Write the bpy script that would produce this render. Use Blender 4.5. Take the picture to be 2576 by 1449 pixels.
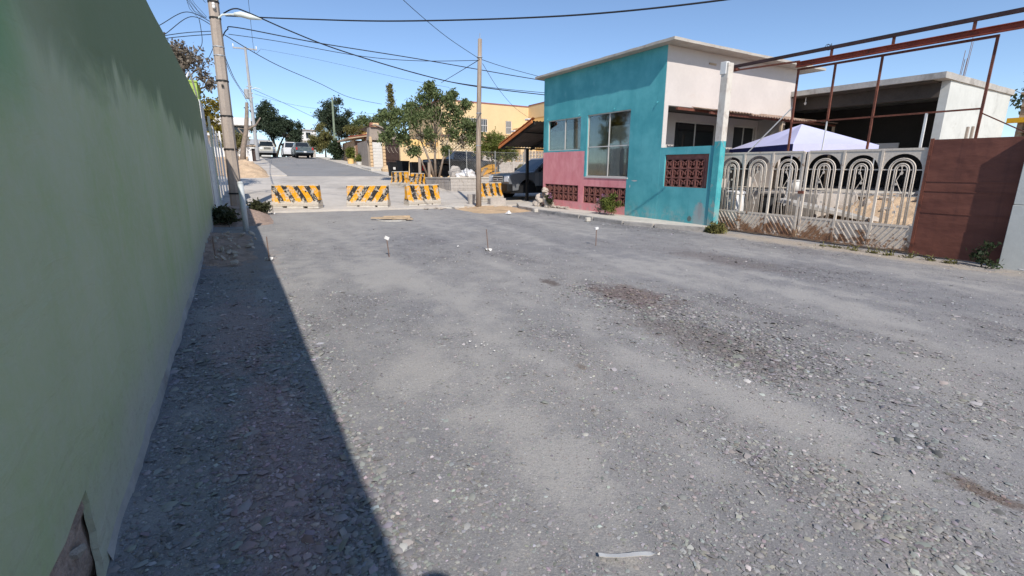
import bpy, bmesh, math, random
import numpy as np
from mathutils import Vector, Matrix
R = math.radians
random.seed(7); rng = np.random.default_rng(7)
sc = bpy.context.scene; col = sc.collection
for o in list(bpy.data.objects): bpy.data.objects.remove(o)

# ------------------------------------------------------------------ camera
cd = bpy.data.cameras.new('camera'); cam = bpy.data.objects.new('camera', cd); col.objects.link(cam)
cam.location = (0, 0, 1.55); cam.rotation_euler = (R(90 - 13.45), 0, 0)
cd.sensor_width = 36; cd.lens = 36 * 1170 / 2576; cd.clip_start = .05; cd.clip_end = 3000
sc.camera = cam
# ------------------------------------------------------------------ sky, sun, exposure
w = bpy.data.worlds.new('World'); sc.world = w; w.use_nodes = True
wn = w.node_tree.nodes; wl = w.node_tree.links
sky = wn.new('ShaderNodeTexSky'); sky.sky_type = 'NISHITA'; sky.sun_disc = False
SUN_EL = 41; SUN_AZ = 165.3          # azimuth clockwise from the view direction: behind the viewer
sky.sun_elevation = R(SUN_EL); sky.sun_rotation = R(SUN_AZ); sky.altitude = 500; sky.air_density = .85; sky.dust_density = .3; sky.ozone_density = 3.0
wl.new(sky.outputs[0], wn['Background'].inputs[0]); wn['Background'].inputs[1].default_value = .126
sd = bpy.data.lights.new('sun', 'SUN'); sd.energy = 3.7; sd.angle = R(.55); sd.color = (1, .94, .86)
sun = bpy.data.objects.new('sun', sd); col.objects.link(sun)
sv = Vector((math.sin(R(SUN_AZ)) * math.cos(R(SUN_EL)), math.cos(R(SUN_AZ)) * math.cos(R(SUN_EL)), math.sin(R(SUN_EL))))
sun.rotation_euler = sv.to_track_quat('Z', 'Y').to_euler(); sun.location = sv * 30
vs = sc.view_settings; vs.view_transform = 'Standard'; vs.look = 'None'; vs.gamma = 1; vs.exposure = .42
vs.use_curve_mapping = False

# ------------------------------------------------------------------ frame: u across the street, s along it, h above the ground
YA = R(30.2); SL = .019
rx = Vector((math.cos(YA), math.sin(YA), 0)); dx = Vector((-math.sin(YA), math.cos(YA), 0))
def gz(s): return SL * s + .055 * max(0, min(s, 66) - 18)
LOT = 1.5
def gzz(u, s):
    if u > 10.2 and 23.75 < s < 43: return LOT
    return gz(s)
def W(u, s, h=0): 
    v = rx * u + dx * s; return Vector((v.x, v.y, h))
def toUS(x, y): return x * rx.x + y * rx.y, x * dx.x + y * dx.y

# ------------------------------------------------------------------ mesh builder
class MB:
    def __init__(s): s.v = []; s.f = []
    def add(s, vs, fs):
        n = len(s.v); s.v += [tuple(p) for p in vs]; s.f += [tuple(i + n for i in f) for f in fs]; return s
    def box(s, a, b, M=None):
        x0, y0, z0 = a; x1, y1, z1 = b
        p = [(x0,y0,z0),(x1,y0,z0),(x1,y1,z0),(x0,y1,z0),(x0,y0,z1),(x1,y0,z1),(x1,y1,z1),(x0,y1,z1)]
        if M is not None: p = [tuple(M @ Vector(q)) for q in p]
        return s.add(p, [(0,3,2,1),(4,5,6,7),(0,1,5,4),(1,2,6,5),(2,3,7,6),(3,0,4,7)])
    def bar(s, a, b, w, t=None):
        a = Vector(a); b = Vector(b); d = (b - a); L = d.length
        if L < 1e-6: return s
        q = d.to_track_quat('Z', 'Y').to_matrix().to_4x4(); t = t or w
        return s.box((-w/2, -t/2, 0), (w/2, t/2, L), Matrix.Translation(a) @ q)
    def tube(s, path, r, n=6, cap=True):
        path = [Vector(p) for p in path]; m = len(path)
        rr = r if isinstance(r, (list, tuple)) else [r] * m
        base = len(s.v); up = Vector((0, 0, 1)); prev = None
        for i, p in enumerate(path):
            t = (path[min(i + 1, m - 1)] - path[max(i - 1, 0)])
            t = t.normalized() if t.length > 1e-9 else Vector((0, 0, 1))
            if prev is None:
                a = t.cross(up)
                if a.length < .05: a = t.cross(Vector((1, 0, 0)))
            else: a = prev - t * prev.dot(t)
            a.normalize(); b = t.cross(a); prev = a
            for k in range(n):
                an = 2 * math.pi * k / n; s.v.append(tuple(p + (a * math.cos(an) + b * math.sin(an)) * rr[i]))
        for i in range(m - 1):
            for k in range(n):
                k2 = (k + 1) % n
                s.f.append((base + i*n + k, base + i*n + k2, base + (i+1)*n + k2, base + (i+1)*n + k))
        if cap:
            s.f.append(tuple(base + k for k in range(n))[::-1]); s.f.append(tuple(base + (m-1)*n + k for k in range(n)))
        return s
    def prism(s, poly, fa, fb):
        """poly: 2d points; fa, fb map a 2d point to the two end faces"""
        n = len(poly); a = [fa(p) for p in poly]; b = [fb(p) for p in poly]
        return s.add(a + b, [tuple(range(n))[::-1], tuple(range(n, 2*n))] + [(i, (i+1) % n, n + (i+1) % n, n + i) for i in range(n)])
    def quad(s, a, b, c, d): return s.add([a, b, c, d], [(0, 1, 2, 3)])
    def mesh(s, name, org=(0,0,0), shear=0, smooth=False, bevel=0, seg=1):
        me = bpy.data.meshes.new(name)
        v = [(p[0]-org[0], p[1]-org[1], p[2]-org[2] + shear * (p[1]-org[1])) for p in s.v]
        me.from_pydata(v, [], s.f)
        bm = bmesh.new(); bm.from_mesh(me)
        bmesh.ops.recalc_face_normals(bm, faces=bm.faces)
        if bevel:
            es = [e for e in bm.edges if len(e.link_faces) == 2 and e.calc_face_angle(0) > .6]
            bmesh.ops.bevel(bm, geom=es, offset=bevel, segments=seg, affect='EDGES', profile=.6, clamp_overlap=True)
        bm.to_mesh(me); bm.free()
        if smooth:
            me.polygons.foreach_set('use_smooth', [True] * len(me.polygons))
        return me
def link(name, me, m=None, parent=None, loc=None, rot=None):
    o = bpy.data.objects.new(name, me); col.objects.link(o)
    if me is not None and m is not None and len(me.materials) == 0: me.materials.append(m)
    if parent is not None: o.parent = parent
    if loc is not None: o.location = loc
    if rot is not None: o.rotation_euler = rot if isinstance(rot, (tuple, list)) else (0, 0, rot)
    return o
def tag(o, label=None, cat=None, group=None, kind=None):
    if label: o['label'] = label
    if cat: o['category'] = cat
    if group: o['group'] = group
    if kind: o['kind'] = kind
    return o
class Thing:
    """an Empty at (u, s) whose parts are given in absolute u, s, h"""
    def __init__(T, name, label, cat, u, s, z=None, slope=0, rot=0, group=None, local=False):
        T.o = bpy.data.objects.new(name, None); col.objects.link(T.o); T.o.empty_display_size = .2
        T.o.location = W(u, s, gzz(u, s) if z is None else z); T.o.rotation_euler = (0, 0, YA + rot)
        tag(T.o, label, cat, group); T.org = (0, 0, 0) if local else (u, s, 0); T.slope = slope
    def part(T, name, mb, m, parent=None, **k):
        return link(name, mb.mesh(name, T.org, T.slope, **k), m, parent or T.o)
def single(name, mb, m, label, cat, u, s, z=None, slope=0, rot=0, group=None, local=False, kind=None, **k):
    me = mb.mesh(name, (0,0,0) if local else (u, s, 0), slope, **k)
    o = link(name, me, m, None, W(u, s, gzz(u, s) if z is None else z), YA + rot)
    return tag(o, label, cat, group, kind)
def dup(o, parent=None):
    c = o.copy(); col.objects.link(c)
    if parent is not None: c.parent = parent
    for ch in o.children: dup(ch, c)
    return c

# ------------------------------------------------------------------ node helper and materials
class G:
    def __init__(g, name):
        g.m = bpy.data.materials.new(name); g.m.use_nodes = True; g.t = g.m.node_tree
        g.b = g.t.nodes['Principled BSDF']; g.out = g.t.nodes['Material Output']; g._p = None
    def n(g, typ, **k):
        nd = g.t.nodes.new('ShaderNode' + typ)
        for a, b in k.items(): setattr(nd, a, b)
        return nd
    def L(g, a, b): g.t.links.new(a, b)
    def put(g, sock, val):
        if hasattr(val, 'is_output') or isinstance(val, bpy.types.NodeSocket): g.L(val, sock)
        elif isinstance(val, (tuple, list)): sock.default_value = tuple(val) + ((1,) if len(val) == 3 and len(sock.default_value) == 4 else ())
        else: sock.default_value = val
    def math(g, op, a, b=0, c=0, clamp=False):
        nd = g.n('Math', operation=op, use_clamp=clamp)
        for i, x in enumerate((a, b, c)): g.put(nd.inputs[i], x)
        return nd.outputs[0]
    def obj(g): return g.n('TexCoord').outputs['Object']
    def pos(g): return g.n('NewGeometry').outputs['Position']
    def xyz(g, v):
        nd = g.n('SeparateXYZ'); g.L(v, nd.inputs[0]); return nd.outputs
    def noise(g, v, scale, detail=4, rough=.55, dist=0, stretch=None, rot=None):
        if stretch or rot:
            mp = g.n('Mapping'); g.L(v, mp.inputs[0])
            if rot: mp.inputs['Rotation'].default_value = rot
            if stretch: mp.inputs['Scale'].default_value = stretch
            v = mp.outputs[0]
        nd = g.n('TexNoise'); g.L(v, nd.inputs['Vector'])
        nd.inputs['Scale'].default_value = scale; nd.inputs['Detail'].default_value = detail; nd.inputs['Roughness'].default_value = rough; nd.inputs['Distortion'].default_value = dist
        return nd.outputs['Fac']
    def vor(g, v, scale, feature='F1', out='Distance'):
        nd = g.n('TexVoronoi', feature=feature); g.L(v, nd.inputs['Vector']); nd.inputs['Scale'].default_value = scale
        return nd.outputs[out]
    def step(g, x, a, b, o0=0, o1=1):
        nd = g.n('MapRange', interpolation_type='SMOOTHSTEP'); g.put(nd.inputs[0], x)
        for i, q in enumerate((a, b, o0, o1)): nd.inputs[i + 1].default_value = q
        return nd.outputs[0]
    def mix(g, f, a, b, mode='MIX'):
        nd = g.n('Mix', data_type='RGBA', blend_type=mode); g.put(nd.inputs[0], f)
        g.put(nd.inputs[6], a if not isinstance(a, tuple) else a[:3] + (1,)); g.put(nd.inputs[7], b if not isinstance(b, tuple) else b[:3] + (1,))
        return nd.outputs[2]
    def bump(g, h, strength=.3, dist=.02, normal=None):
        nd = g.n('Bump'); g.L(h, nd.inputs['Height']); nd.inputs['Strength'].default_value = strength; nd.inputs['Distance'].default_value = dist
        if normal is not None: g.L(normal, nd.inputs['Normal'])
        return nd.outputs[0]
    def fin(g, color, rough=.85, normal=None, metal=0, spec=.3):
        g.put(g.b.inputs['Base Color'], color if not isinstance(color, tuple) else color[:3] + (1,)); g.put(g.b.inputs['Roughness'], rough)
        g.b.inputs['Metallic'].default_value = metal; g.b.inputs['Specular IOR Level'].default_value = spec
        if normal is not None: g.L(normal, g.b.inputs['Normal'])
        return g.m
def sh(c, f): return tuple(x * f for x in c)
def mat(name, c, rough=.85, var=.18, scale=3, bump=.25, bscale=60, metal=0, spec=.3, dirt=None, dscale=2, damt=.5, world=False, bd=.01):
    g = G(name); v = g.pos() if world else g.obj()
    n1 = g.noise(v, scale, 6, .6); n2 = g.noise(v, scale * 9, 4, .6)
    f = g.math('ADD', g.math('MULTIPLY', n1, .65), g.math('MULTIPLY', n2, .35))
    cc = g.mix(g.step(f, .3, .7), sh(c, 1 - var), sh(c, 1 + var))
    if dirt:
        d = g.step(g.noise(v, dscale, 8, .7, .4), .62 - damt * .25, .72)
        cc = g.mix(g.math('MULTIPLY', d, .85), cc, dirt)
    nb = g.bump(g.noise(v, bscale, 5, .65), bump, bd) if bump else None
    return g.fin(cc, rough, nb, metal, spec)

M = {}
def build_materials():
    # concrete, plaster, paint
    M['concrete'] = mat('concrete', (.42, .40, .37), .9, .2, 1.2, .4, 40, dirt=(.22, .2, .18), dscale=1.1, damt=.4)
    M['slab'] = mat('pale_concrete', (.50, .455, .40), .9, .17, .35, .35, 30, dirt=(.33, .29, .25), dscale=.5, damt=.45, world=True)
    M['curb'] = mat('curb_concrete', (.34, .32, .3), .9, .25, 2.5, .5, 30, dirt=(.16, .15, .14), damt=.5)
    M['walk'] = mat('walk_concrete', (.52, .48, .42), .9, .14, 1.5, .3, 40, dirt=(.36, .32, .28), damt=.4)
    M['polec'] = mat('pole_concrete', (.36, .30, .25), .9, .14, 2, .4, 50, dirt=(.22, .18, .15), dscale=1.5, damt=.2)
    M['polefar'] = mat('far_pole_concrete', (.36, .36, .36), .9, .12, 2, .1, 30)
    M['white'] = mat('white_paint', (.68, .67, .65), .6, .06, 2, .1, 40, dirt=(.5, .46, .42), damt=.15)
    M['cream'] = mat('cream_paint', (.68, .50, .28), .8, .06, .8, .1, 40)
    M['cream2'] = mat('deep_cream_paint', (.76, .50, .20), .8, .08, .8, .1, 40)
    M['brownband'] = mat('brown_band', (.28, .12, .1), .8, .1)
    M['blockgrey'] = mat('grey_block', (.42, .38, .34), .92, .18, 2, .4, 30, dirt=(.28, .24, .2), damt=.3)
    M['blockcream'] = mat('cream_block', (.72, .60, .40), .9, .1, 4, .2, 30)
    M['terracotta'] = mat('terracotta_block', (.26, .105, .085), .85, .25, 9, .3, 60, dirt=(.16, .07, .06), dscale=8)
    M['orange_tile'] = mat('orange_tile', (.62, .2, .06), .8, .25, 6, .3, 30)
    M['darkroof'] = mat('dark_sheet', (.09, .075, .07), .7, .3, 4, .2, 30)
    M['ptan'] = mat('tan_render', (.46, .33, .22), .9, .14, 1.5, .2)
    M['brick'] = None
    g = G('red_brick_wall'); v = g.obj(); bt = g.n('TexBrick'); mp = g.n('Mapping'); g.L(v, mp.inputs[0]); mp.inputs['Rotation'].default_value = (R(90), 0, 0)
    g.L(mp.outputs[0], bt.inputs[0]); bt.inputs['Scale'].default_value = 4; bt.inputs['Color1'].default_value = (.34, .12, .07, 1); bt.inputs['Color2'].default_value = (.26, .09, .05, 1); bt.inputs['Mortar'].default_value = (.4, .3, .24, 1)
    M['brick'] = g.fin(bt.outputs[0], .9)
    M['greyhouse'] = mat('taupe_render', (.30, .25, .21), .9, .12, 1.5, .2)
    M['doorwhite'] = mat('pale_steel_door', (.58, .56, .52), .6, .06, 2, .05)
    M['doorbrown'] = mat('brown_steel_door', (.2, .11, .075), .6, .1, 2, .05)
    M['iron'] = mat('dark_brown_iron', (.055, .035, .03), .5, .2, 6, .05)
    M['black'] = mat('black_plastic', (.012, .012, .013), .55, .2, 4, .05)
    M['blackmetal'] = mat('black_painted_metal', (.02, .019, .018), .55, .2, 6, .1)
    M['alu'] = mat('window_frame_paint', (.56, .53, .49), .5, .1, 5, .05)
    M['wood'] = mat('weathered_pole_wood', (.36, .28, .21), .9, .25, 3, .5, 25)
    g = G('pole_wood'); v = g.obj(); n1 = g.noise(v, 6, 6, .65, 0, (5, 5, .25)); M['polewood'] = g.fin(g.mix(g.step(n1, .3, .72), (.21, .16, .12), (.42, .34, .27)), .9, g.bump(n1, .5, .02))
    M['plank'] = mat('old_plank', (.42, .32, .22), .9, .25, 7, .4, 30)
    M['yellow'] = mat('yellow_beam_paint', (.75, .40, .02), .6, .08)
    M['zinc'] = mat('galvanised_steel', (.45, .45, .45), .45, .15, 8, .05, metal=.6)
    M['pvc'] = mat('pale_pvc', (.50, .52, .52), .5, .1, 3, .05)
    M['cable'] = mat('cable_rubber', (.018, .018, .022), .6, .2, 4, 0)
    M['porcelain'] = mat('porcelain', (.75, .73, .7), .3, .05, 4, 0)
    M['lamp'] = mat('lamp_housing', (.62, .66, .62), .45, .1, 4, 0)
    M['paper'] = mat('white_paper', (.70, .68, .65), .7, .05, 10, .1)
    M['sack'] = mat('white_sack', (.72, .7, .68), .8, .1, 8, .4, 30)
    M['orangebox'] = mat('orange_board', (.62, .30, .04), .8, .2, 4, .1)
    M['chain'] = mat('fence_wire', (.34, .33, .31), .5, .1, 4, 0, metal=.3)
    M['rust'] = mat('rusty_steel', (.16, .055, .035), .8, .35, 5, .4, 40, dirt=(.06, .03, .025), dscale=6)
    M['darkrust'] = mat('dark_oxide_steel', (.05, .028, .028), .75, .3, 5, .3, 40)
    M['rustred'] = mat('red_rust_primer', (.27, .06, .035), .75, .3, 4, .3, 40, dirt=(.12, .05, .04), dscale=5)
    M['rebar'] = mat('rebar', (.2, .13, .1), .8, .2, 8, .2)
    M['tent'] = mat('tent_lavender_cloth', (.50, .50, .70), .75, .04, 2, .15, 12)
    M['tentblue'] = mat('tent_navy_valance', (.035, .04, .14), .7, .2, 3, .2, 20)
    M['curtain_g'] = mat('green_grey_curtain', (.33, .35, .30), .9, .3, 3, .1)
    M['curtain_w'] = mat('pale_patterned_curtain', (.75, .68, .62), .9, .25, 7, .1)
    M['curtain_f'] = mat('floral_curtain', (.5, .58, .5), .9, .5, 9, .1, dirt=(.12, .2, .15), dscale=9, damt=.8)
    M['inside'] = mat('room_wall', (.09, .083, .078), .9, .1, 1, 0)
    M['soil'] = mat('sandy_soil', (.52, .37, .23), .95, .2, 1.5, .6, 14, dirt=(.4, .3, .2), damt=.4, bd=.05)
    M['sand'] = mat('excavated_sand', (.58, .42, .27), .95, .22, 2.5, .8, 10, dirt=(.42, .28, .18), bd=.06)
    M['pinksoil'] = mat('pinkish_rubble_soil', (.40, .29, .23), .95, .25, 6, .9, 22, dirt=(.26, .2, .17), bd=.05)
    M['masonry'] = mat('broken_masonry', (.44, .33, .27), .95, .35, 9, .8, 30, dirt=(.2, .15, .12), dscale=7, damt=.5, bd=.04)
    M['rock'] = mat('pale_rock', (.46, .40, .34), .9, .25, 8, .5, 40, dirt=(.3, .24, .18), dscale=6)
    M['rocktan'] = mat('tan_rock', (.56, .40, .24), .9, .25, 8, .5, 40)
    M['asphalt'] = mat('worn_asphalt', (.245, .24, .236), .9, .12, .5, .3, 60, dirt=(.27, .25, .23), dscale=.35, damt=.4, world=True)
    M['bark'] = mat('pale_bark', (.24, .19, .15), .95, .3, 6, .5, 25)
    M['barkdark'] = mat('dark_bark', (.1, .08, .06), .95, .3, 6, .5, 25)
    M['glass'] = G('dark_glass').fin((.02, .024, .026), .06, None, 0, .6)
    M['glasscar'] = G('car_glass').fin((.015, .018, .02), .05, None, 0, .6)
    g = G('window_pane'); tr = g.n('BsdfTransparent'); gl = g.n('BsdfGlossy'); gl.inputs['Roughness'].default_value = .04; fr = g.n('Fresnel'); fr.inputs[0].default_value = 1.5
    mx = g.n('MixShader'); g.put(mx.inputs[0], g.math('ADD', g.math('MULTIPLY', fr.outputs[0], .8), .0, clamp=True)); tr.inputs[0].default_value = (.9, .94, .92, 1)
    g.L(tr.outputs[0], mx.inputs[1]); g.L(gl.outputs[0], mx.inputs[2]); g.L(mx.outputs[0], g.out.inputs[0]); M['pane'] = g.m
    M['tyre'] = mat('tyre_rubber', (.02, .02, .02), .85, .2, 6, .1)
    M['rim'] = mat('wheel_rim', (.3, .3, .31), .35, .1, 5, 0, metal=.7)
    M['chrome'] = G('chrome').fin((.6, .6, .62), .15, None, 1, .5)
    M['lens'] = G('headlight_lens').fin((.7, .72, .74), .08, None, 0, .6)
    M['redlens'] = G('tail_light_lens').fin((.45, .02, .02), .15, None, 0, .5)
    M['plate'] = G('number_plate').fin((.7, .7, .68), .4)
    for k, c, r_ in [('carblack', (.02, .021, .024), .3), ('carsilver_shaded', (.15, .155, .165), .25), ('carbeige', (.50, .48, .42), .3), ('cargreen', (.04, .06, .06), .3), ('cargrey', (.22, .22, .22), .35), ('carsilver_shaded2', (.6, .6, .6), .3)]:  # the utility vehicle's silver is darkened here for the carport's shade
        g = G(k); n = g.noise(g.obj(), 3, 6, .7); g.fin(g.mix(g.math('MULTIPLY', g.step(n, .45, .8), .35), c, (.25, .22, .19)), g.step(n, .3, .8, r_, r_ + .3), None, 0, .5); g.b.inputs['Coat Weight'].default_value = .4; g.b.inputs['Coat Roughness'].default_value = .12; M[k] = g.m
    # foliage
    def leaf(name, a, b, tr=.3):
        g = G(name); v = g.obj(); n = g.noise(v, 2.2, 3, .6); n2 = g.noise(v, 19, 2, .6)
        f = g.math('ADD', g.math('MULTIPLY', n, .5), g.math('MULTIPLY', n2, .5)); c = g.mix(g.step(f, .35, .65), a, b)
        df = g.b; g.fin(c, .6, None, 0, .25); t = g.n('BsdfTranslucent'); g.L(g.mix(.5, c, b), t.inputs[0]); mx = g.n('MixShader'); mx.inputs[0].default_value = tr
        g.L(df.outputs[0], mx.inputs[1]); g.L(t.outputs[0], mx.inputs[2]); g.L(mx.outputs[0], g.out.inputs[0]); M[name] = g.m
    leaf('leaf_main', (.065, .095, .032), (.225, .265, .115), .4); leaf('leaf_dark', (.022, .036, .018), (.075, .10, .06)); leaf('leaf_yellow', (.13, .105, .02), (.28, .22, .035))
    leaf('leaf_dry', (.13, .105, .08), (.26, .22, .17)); leaf('leaf_lime', (.075, .10, .02), (.2, .22, .05)); leaf('leaf_olive', (.10, .10, .035), (.22, .2, .07)); leaf('leaf_weed', (.03, .035, .018), (.085, .09, .04)); leaf('leaf_deep', (.02, .035, .018), (.06, .085, .035)); leaf('petal', (.45, .18, .35), (.5, .3, .45))
    # green plaster of the long wall: worn paint, a darker coat along the top running down in tongues, bare cement at the foot
    g = G('worn_green_plaster'); v = g.obj(); x, y, z = g.xyz(v); h = g.math('SUBTRACT', z, g.math('MULTIPLY', y, SL))
    big = g.noise(v, .55, 4, .55); med = g.noise(v, 2.0, 5, .6, 0, (1, 1, .35)); fine = g.noise(v, 14, 5, .65)
    c = g.mix(g.step(big, .35, .65), (.42, .475, .265), (.49, .525, .335))
    c = g.mix(g.step(med, .45, .75, 0, .6), c, (.37, .47, .205))
    c = g.mix(g.step(fine, .35, .75, 0, .32), c, (.52, .53, .42))
    edge = g.math('ADD', h, g.math('MULTIPLY', g.math('SUBTRACT', g.noise(v, .9, 6, .6, .8, (1, 1, .6)), .5), 1.1))
    top = g.step(edge, 2.02, 2.26)
    c = g.mix(g.math('MULTIPLY', top, g.step(y, -5.2, -3.2, .35, .9)), c, (.19, .24, .13))
    fl = g.math('MULTIPLY', g.step(h, 1.6, 2.0), g.step(y, -4.3, -4.9)); c = g.mix(g.math('MULTIPLY', fl, .75), c, (.16, .37, .17))
    foot = g.step(g.math('ADD', h, g.math('MULTIPLY', g.noise(v, 2.4, 5, .6), .5)), .42, .75, 1, 0); c = g.mix(g.math('MULTIPLY', foot, .5), c, (.55, .5, .46))
    gash = g.math('MULTIPLY', g.step(g.noise(v, 1.9, 2, .5, .8, (1, 1, .6), (.7, 0, 0)), .77, .80), .5); c = g.mix(gash, c, (.06, .075, .05))
    nb = g.bump(g.noise(v, 90, 4, .6), .3, .006); nb = g.bump(g.noise(v, 7, 5, .6, .8, (1, .35, 1), (.5, 0, 0)), .55, .02, nb); nb = g.bump(g.noise(v, 1.6, 3, .5), .5, .06, nb)
    spl = g.math('MULTIPLY', g.step(h, .1, .9, 1, 0), g.step(g.noise(v, 22, 6, .75), .5, .66)); c = g.mix(g.math('MULTIPLY', spl, .35), c, (.30, .24, .19))
    M['greenwall'] = g.fin(c, .93, nb, 0, .2)
    # painted front of the corner house
    g = G('teal_and_pink_paint'); v = g.obj(); x, y, z = g.xyz(v); h = g.math('SUBTRACT', z, g.math('MULTIPLY', y, SL)); s_ = g.math('ADD', y, 12)
    wob = g.math('MULTIPLY', g.math('SUBTRACT', g.noise(v, 5, 5, .6), .5), .05)
    hh = g.math('ADD', h, wob); ss = g.math('ADD', s_, wob)
    n1 = g.noise(v, .9, 6, .62); n2 = g.noise(v, 3.2, 6, .65, .3, (1, 1, .5))
    teal = g.mix(g.step(n1, .35, .68), (.065, .325, .365), (.12, .44, .475)); teal = g.mix(g.step(n2, .56, .78, 0, .35), teal, (.26, .52, .56))
    pink = g.mix(g.step(n2, .3, .7), (.70, .235, .255), (.80, .34, .35))
    stk = g.noise(v, 5, 5, .7, 0, (1, 2.2, .12)); teal = g.mix(g.step(stk, .55, .78, 0, .4), teal, (.03, .19, .22)); pink = g.mix(g.step(stk, .55, .78, 0, .35), pink, (.42, .15, .16))
    a = g.math('MULTIPLY', g.step(ss, 13.46, 13.48), g.step(hh, 2.17, 2.19, 1, 0)); b = g.math('MULTIPLY', g.step(ss, 11.31, 11.33), g.step(hh, 1.28, 1.30, 1, 0))
    c = g.mix(g.math('MAXIMUM', a, b), teal, pink)
    lo = g.math('MULTIPLY', g.step(h, .15, .65, 1, 0), g.step(g.noise(v, 4, 6, .7), .42, .7)); c = g.mix(g.math('MULTIPLY', lo, .6), c, (.42, .40, .36))
    # scraped spots low on the near end
    for (cs, ch, rs, rh, cc) in [(8.45, .50, .07, .26, (.17, .15, .16)), (8.47, .33, .2, .42, (.36, .38, .38)), (8.78, .25, .08, .09, (.09, .08, .07)), (10.95, 1.22, .13, .02, (.6, .5, .47)), (11.15, 1.05, .02, .06, (.6, .6, .58))]:
        q = g.math('ADD', g.math('POWER', g.math('DIVIDE', g.math('SUBTRACT', ss, cs), rs), 2), g.math('POWER', g.math('DIVIDE', g.math('SUBTRACT', hh, ch), rh), 2))
        q = g.math('ADD', q, g.math('MULTIPLY', g.math('SUBTRACT', g.noise(v, 14, 5, .7), .5), 2.2)); c = g.mix(g.math('MULTIPLY', g.step(q, .5, 1.1, 1, 0), .75), c, cc)
    M['teal'] = g.fin(c, .7, g.bump(g.noise(v, 45, 5, .6), .3, .01, g.bump(n1, .2, .05)), 0, .3)
    # pillar: teal low, white above
    g = G('pillar_paint'); v = g.obj(); x, y, z = g.xyz(v); n1 = g.noise(v, 3, 6, .65); e = g.math('ADD', z, g.math('MULTIPLY', g.math('SUBTRACT', n1, .5), .06))
    c = g.mix(g.step(e, 2.19, 2.21), g.mix(g.step(n1, .35, .7), (.06, .33, .36), (.10, .45, .46)), g.mix(g.step(n1, .4, .75), (.62, .58, .52), (.48, .42, .36)))
    lo = g.math('MULTIPLY', g.step(z, .15, .7, 1, 0), g.step(n1, .4, .6)); c = g.mix(g.math('MULTIPLY', lo, .7), c, (.35, .32, .29))
    ring = g.math('MULTIPLY', g.step(g.noise(v, 3.5, 4, .6, 1.5), .6, .62), .5); c = g.mix(ring, c, (.4, .34, .29))
    M['pillar'] = g.fin(c, .8, g.bump(g.noise(v, 40, 5, .6), .4, .01))
    M['whitewall'] = mat('off_white_render', (.57, .515, .48), .85, .06, 1.2, .3, 35, dirt=(.55, .46, .40), dscale=1.4, damt=.12)
    M['eave'] = mat('weathered_white_fascia', (.43, .395, .35), .85, .12, 2.5, .4, 25, dirt=(.32, .24, .19), dscale=3, damt=.5)
    M['garagewall'] = mat('grey_white_render', (.56, .57, .54), .85, .08, 1, .2, 30, dirt=(.38, .38, .35), dscale=.9, damt=.35)
    M['soffit'] = mat('shaded_concrete_soffit', (.075, .062, .052), .9, .2, 2, .2)  # bare brown concrete, darkened in colour for the shade under the slab
    M['lime'] = mat('lime_green_render', (.33, .45, .10), .85, .1, 3, .2)
    # gate paint with rust creeping up from the bottom edge
    g = G('cream_gate_paint'); v = g.obj(); x, y, z = g.xyz(v); n1 = g.noise(v, 5, 7, .7); n2 = g.noise(v, 22, 5, .7)
    c = g.mix(g.step(n2, .35, .7), (.61, .53, .44), (.70, .615, .52))
    q = g.math('ADD', g.math('MULTIPLY', n1, .7), g.math('MULTIPLY', n2, .3)); lim = g.math('SUBTRACT', g.math('MULTIPLY', g.step(z, .06, .62, 1, 0), .17), g.step(y, -3.2, .2, .11, 0))
    c = g.mix(g.step(g.math('ADD', q, lim), .56, .64), c, (.27, .15, .085)); c = g.mix(g.step(g.math('ADD', q, lim), .70, .78), c, (.12, .06, .04))
    M['gate'] = g.fin(c, .65, g.bump(n2, .2, .01), 0, .35)
    g = G('brown_sheet_paint'); v = g.obj(); x, y, z = g.xyz(v); n1 = g.noise(v, 1.6, 6, .65, 0, (1, .4, 1.6)); n2 = g.noise(v, 12, 5, .7)
    c = g.mix(g.step(n1, .3, .7), (.125, .045, .032), (.20, .075, .05)); c = g.mix(g.step(n2, .55, .8, 0, .5), c, (.09, .04, .03))
    c = g.mix(g.step(g.noise(v, 3, 6, .7, 0, (1, 2.5, .15)), .52, .75, 0, .5), c, (.085, .035, .028)); M['brownsheet'] = g.fin(c, .6, g.bump(g.noise(v, 1.3, 3, .5), .7, .08, g.bump(n1, .35, .04)), 0, .35)
    # corrugated sheet
    M['corr'] = mat('old_corrugated_sheet', (.34, .25, .19), .7, .3, 4, .2, 30, dirt=(.2, .08, .05), dscale=5, damt=.8)
    # barriers: chipped diagonal stripes over concrete
    def stripes(name, sgn, off=0):
        g = G(name); v = g.obj(); x, y, z = g.xyz(v); n1 = g.noise(v, 6, 7, .75); n2 = g.noise(v, 26, 5, .75)
        t = g.math('ADD', g.math('MULTIPLY', x, 2.35), g.math('ADD', g.math('MULTIPLY', z, 1.5 * sgn), g.math('MULTIPLY', n2, .07)))
        st = g.math('FRACT', g.math('ADD', t, 10 + off)); yel = g.step(st, .46, .49)
        c = g.mix(yel, (.03, .028, .028), (.68, .31, .015))
        wear = g.math('ADD', g.math('ADD', g.math('MULTIPLY', n1, .65), g.math('MULTIPLY', n2, .35)), g.step(z, .05, .30, .24, .015))
        wear = g.math('ADD', wear, g.step(z, .76, .83, 0, .16))
        conc = g.mix(g.step(n2, .3, .7), (.40, .35, .29), (.53, .47, .39))
        c = g.mix(g.step(wear, .525, .575), c, conc)
        M[name] = g.fin(c, .85, g.bump(n1, .4, .02), 0, .2)
    stripes('stripes_a', 1); stripes('stripes_b', -1, .35); stripes('stripes_c', .25, .1)
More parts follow.
